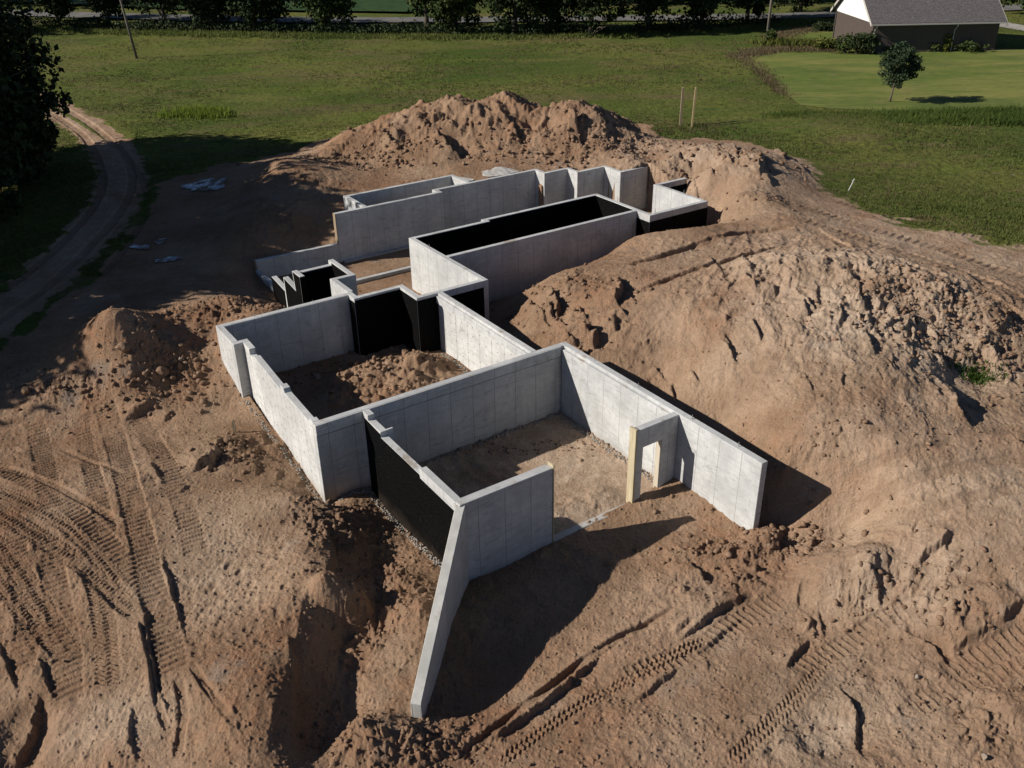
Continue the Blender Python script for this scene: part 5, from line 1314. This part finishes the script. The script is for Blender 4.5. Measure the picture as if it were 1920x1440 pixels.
for oo, rr in ((o, rel), (o2, rel2)):
    b = MB(); b.box((rr[0] - 1.1, -0.06, rr[2] - 0.55), (rr[0] + 1.1, 0.06, rr[2] - 0.42)); b.build('cross_arm', M_POLE, oo)
M_STK = wood_material('yellow_stake_wood', (0.34, 0.25, 0.13), (0.46, 0.36, 0.20))
def stake(px, py, h, wd, lab, mat, lean=0.0, name='wooden_stake', cat='stake', piece=True):
    p = ground_pt(px, py); z = height_at(p[0], p[1])
    o = empty(name, (p[0], p[1], z)); tag(o, lab, cat)
    b = MB(); b.prism([(-wd / 2, -0.3), (wd / 2, -0.3), (wd / 2 + lean * h, h - 0.06), (lean * h, h), (-wd / 2 + lean * h, h - 0.06)], (0, -wd / 2), (1, -wd / 2), wd)
    b.build('shaft', mat, o)
    if piece:
        b = MB(); b.box((-wd * .55 + lean * h * .8, -wd * .55, h * .80), (wd * .55 + lean * h * .8, wd * .55, h * .86)); b.build('ribbon', M_WHITE, o)
    return o
stake(1275, 237, 2.9, 0.16, 'darker left one of the two tall wooden stakes behind the earth heap', M_WOOD2, 0.01, piece=False)
stake(1297, 239, 2.95, 0.13, 'pale yellow right one of the two tall wooden stakes behind the earth heap', M_STK, 0.03, piece=False)
stake(1588, 357, 0.7, 0.035, 'short pale survey lath leaning in the grass right of the dirt', M_WHITE, 0.45)
stake(440, 812, 0.55, 0.09, 'splintered board end sticking out of the soil left of the pale wall', M_WOOD2, 0.05, 'board', 'board', False)

# ------------------------------------------------------------------ loose clods and stones
ICO = None
def rock_mesh(name, seed, sub=2):
    import bmesh
    b = bmesh.new(); bmesh.ops.create_icosphere(b, subdivisions=sub, radius=1.0)
    r = np.random.default_rng(seed); ax = r.normal(size=(7, 3)); ax /= np.linalg.norm(ax, axis=1)[:, None]; of = r.uniform(0.55, 0.9, 7)
    for v in b.verts:
        c = np.array(v.co)
        for a_, o_ in zip(ax, of):
            k = c @ a_
            if k > o_: c = c - a_ * (k - o_)
        c *= 1 + 0.10 * math.sin(5 * c[0] + seed) * math.sin(4 * c[1] + 2 * seed)
        v.co = c
    me = bpy.data.meshes.new(name); b.to_mesh(me); b.free(); return me
def clod_mat(name, c0, c1):
    t = NT(name); p = t.obj(); n = t.noise(p, 2.2, 5, 0.7); n2 = t.noise(t.pos(), 25, 4, 0.7)
    t.color(t.mix(t.ramp(n, 0.3, 0.7), c0, c1)); t.normal(t.bump(n2, 0.7, 0.03)); t.b.inputs['Specular IOR Level'].default_value = 0.05; return t.m
M_CLOD = clod_mat('soil_clod', (0.165, 0.100, 0.064), (0.25, 0.17, 0.115))
M_STONE = clod_mat('field_stone', (0.22, 0.18, 0.14), (0.31, 0.26, 0.21))
# the many small ones, one mass
r_ = np.random.default_rng(77)
cx_ = []
def spray(px, py, rx, ry, n, s0, s1):
    p = ground_pt(px, py)
    for _ in range(n):
        a = r_.normal(size=2); cx_.append((p[0] + a[0] * rx, p[1] + a[1] * ry, s0 + (s1 - s0) * r_.uniform() ** 2.5))
for q in ((1790, 620, 2.2, 1.8, 700, .03, .13), (940, 280, 6, 1.4, 350, .04, .20), (1110, 275, 3, 1.2, 200, .04, .2), (700, 300, 3, 1.2, 180, .04, .2), (200, 720, 2.2, .6, 240, .03, .14), (330, 690, 1.2, .8, 160, .03, .16),
          (450, 590, 2, .8, 160, .03, .14), (470, 850, 1.3, .9, 150, .02, .11), (1440, 1030, 1.6, .4, 170, .03, .14), (1680, 1130, 1.3, .8, 140, .02, .10), (700, 1080, .9, 2.0, 260, .02, .09), (640, 980, .9, .9, 130, .02, .10),
          (760, 1390, 1.5, .6, 120, .02, .09), (1050, 560, 2, 2, 150, .03, .14), (1250, 460, 4, 1, 150, .03, .14), (1330, 300, 5, 2, 200, .04, .2), (1480, 850, 2.2, .5, 140, .02, .10), (1600, 1300, 4, 2, 300, .012, .05), (400, 1100, 4, 3, 260, .012, .05),
          (1500, 650, 6, 5, 350, .02, .08), (1100, 1300, 4, 2, 200, .012, .06), (560, 560, 2, .6, 60, .03, .1), (730, 640, 1.4, 1.0, 140, .03, .14), (650, 690, 1.5, 1.2, 160, .03, .15), (800, 690, 1.6, 1.0, 90, .03, .12), (1900, 1330, 1.2, .8, 80, .03, .1), (1130, 800, 1.8, .25, 90, .02, .06), (930, 815, 2.6, .3, 120, .02, .06)):
    spray(*q)
cx_ = np.array(cx_)
_q = site_height(cx_[None, :, 0], cx_[None, :, 1]); _k = _q[1][0] > 0.6; cx_ = cx_[_k]; zz = _q[0][0][_k]
Ac = cx_[:, 0] * VA[0] + cx_[:, 1] * VA[1]; Dc = cx_[:, 0] * VD[0] + cx_[:, 1] * VD[1]
prot = []
for k in range(6):
    me_ = rock_mesh('tmp', 900 + k, 1); v_ = np.array([v.co for v in me_.vertices]); f_ = np.array([p.vertices[:] for p in me_.polygons]); prot.append((v_, f_)); bpy.data.meshes.remove(me_)
VV, FF, off = [], [], 0
for i, (x, y, s) in enumerate(cx_):
    v_, f_ = prot[i % 6]
    a, b_ = r_.uniform(0, 6.28, 2)
    ca_, sa_ = math.cos(a), math.sin(a); cb, sb = math.cos(b_), math.sin(b_)
    Rm = np.array([[ca_, -sa_, 0], [sa_, ca_, 0], [0, 0, 1]]) @ np.array([[1, 0, 0], [0, cb, -sb], [0, sb, cb]])
    q = (v_ * np.array([1.25, 0.95, 0.75]) * r_.uniform(0.8, 1.2, 3)) @ Rm.T * s
    VV.append(q + np.array([x, y, zz[i] + s * 0.25])); FF.append(f_ + off); off += len(v_)
me = np_mesh('soil_clods', np.concatenate(VV), np.concatenate(FF))
tag(link_mesh('soil_clods', me, M_CLOD), 'loose clods of brown soil scattered over the heaps and slopes', 'soil clods', kind='stuff')
M_GRAV = clod_mat('grey_gravel', (0.22, 0.20, 0.175), (0.36, 0.335, 0.30))
gp = []
def gravel(A0, A1, D0, D1, n):
    for _ in range(n): gp.append((*ad(r_.uniform(A0, A1), r_.uniform(D0, D1)), r_.uniform(0.018, 0.045)))
gravel(9.9, 10.12, 18.6, 24.1, 420); gravel(8.9, 10.1, 24.0, 24.2, 120); gravel(8.3, 8.48, 24.4, 31.4, 240); gravel(10.5, 18.2, 24.05, 24.2, 380); gravel(18.0, 18.25, 18.6, 24.0, 300); gravel(16.75, 16.98, 25.2, 31.0, 260)
gp = np.array(gp); zz = site_height(gp[None, :, 0], gp[None, :, 1])[0][0]
VV, FF, off = [], [], 0
for i, (x, y, s) in enumerate(gp):
    v_, f_ = prot[i % 6]; a = r_.uniform(0, 6.28)
    q = v_ * np.array([1.2, 0.9, 0.7]) * s; q = np.c_[q[:, 0] * math.cos(a) - q[:, 1] * math.sin(a), q[:, 0] * math.sin(a) + q[:, 1] * math.cos(a), q[:, 2]]
    VV.append(q + np.array([x, y, zz[i] + s * 0.35])); FF.append(f_ + off); off += len(v_)
tag(link_mesh('gravel', np_mesh('gravel', np.concatenate(VV), np.concatenate(FF)), M_GRAV), 'grey gravel strewn along the feet of the concrete walls', 'gravel', kind='stuff')
# the ones big enough to count
BIG = [((233, 660), .26, 'reddish clod on the shaded side of the left earth heap'), ((305, 700), .24, 'rounded clod at the right foot of the left earth heap'), ((340, 677), .13, 'pale stone beside the rounded clod right of the left heap'),
       ((430, 838), .17, 'lone reddish clod on the soil below the board end'), ((443, 867), .14, 'dark edged clod in the hole left of the pale wall'), ((52, 745), .20, 'clod at the near foot of the left earth heap'),
       ((592, 692), .16, 'white stone at the tip of the heap inside the middle room'), ((655, 712), .22, 'blocky clod on the left part of the heap inside the middle room'), ((700, 700), .20, 'blocky clod in the middle of the heap inside the middle room'), ((712, 724), .16, 'clod low on the sunny side of the heap inside the middle room'), ((760, 655), .22, 'clod near the top of the heap inside the middle room'),
       ((1502, 990), .17, 'squarish reddish clod by the front end of the right wall'), ((1463, 1000), .15, 'clod next to the squarish one by the front end of the right wall'), ((1718, 1278), .07, 'flat pale stone lying on the smooth soil at lower right'), ((1843, 1428), .08, 'half buried stone at the lower right corner'), ((1150, 222), .30, 'pale rock on the right shoulder of the big earth heap'),
       ((968, 318), .0, '')]
rms = [rock_mesh('rock', 950 + k, 3) for k in range(4)]
for k_, me in enumerate(rms):
    for p in me.polygons: p.use_smooth = False
for i, (p, s, lab) in enumerate(BIG):
    if s <= 0: continue
    q = ground_pt(*p)
    k = (q[:2] @ VA, q[:2] @ VD)
    if 8.6 < k[0] < 17.2 and 24.3 < k[1] < 33.5: q = at(p[0], p[1], -2.2)
    z = height_at(q[0], q[1])
    me = rms[i % 4].copy()
    stone = 'stone' in lab or 'rock' in lab
    o = link_mesh('stone' if stone else 'soil_clod', me, M_STONE if stone else M_CLOD)
    o.location = (q[0], q[1], z + s * 0.3); o.scale = (s * 1.2, s, s * 0.8); o.rotation_euler = (0.3 * i, 0.5 * i, i)
    tag(o, lab, 'stone' if stone else 'clod')
# pale stone dust on the ground behind the rear wall
for (px, py, rx, ry, sd, lab) in ((935, 322, 1.1, 0.55, 31, 'white patch of stone dust on the soil behind the rear wall'), (852, 333, 0.9, 0.5, 32, 'white patch of stone dust at the right end of the annex')):
    p = at(px, py, -0.2); pts = []
    for k in range(22):
        a = 2 * math.pi * k / 22; q = 1 + 0.25 * math.sin(2 * a + sd) + 0.15 * math.sin(5 * a + sd)
        pts.append((p[0] + rx * q * math.cos(a), p[1] + ry * q * math.sin(a)))
    sheet('stone_dust', pts, 0.05, plain('stone_dust_white', (0.36, 0.345, 0.32), (0.47, 0.455, 0.43), 2.0), lab, 'stone dust', 0.2)
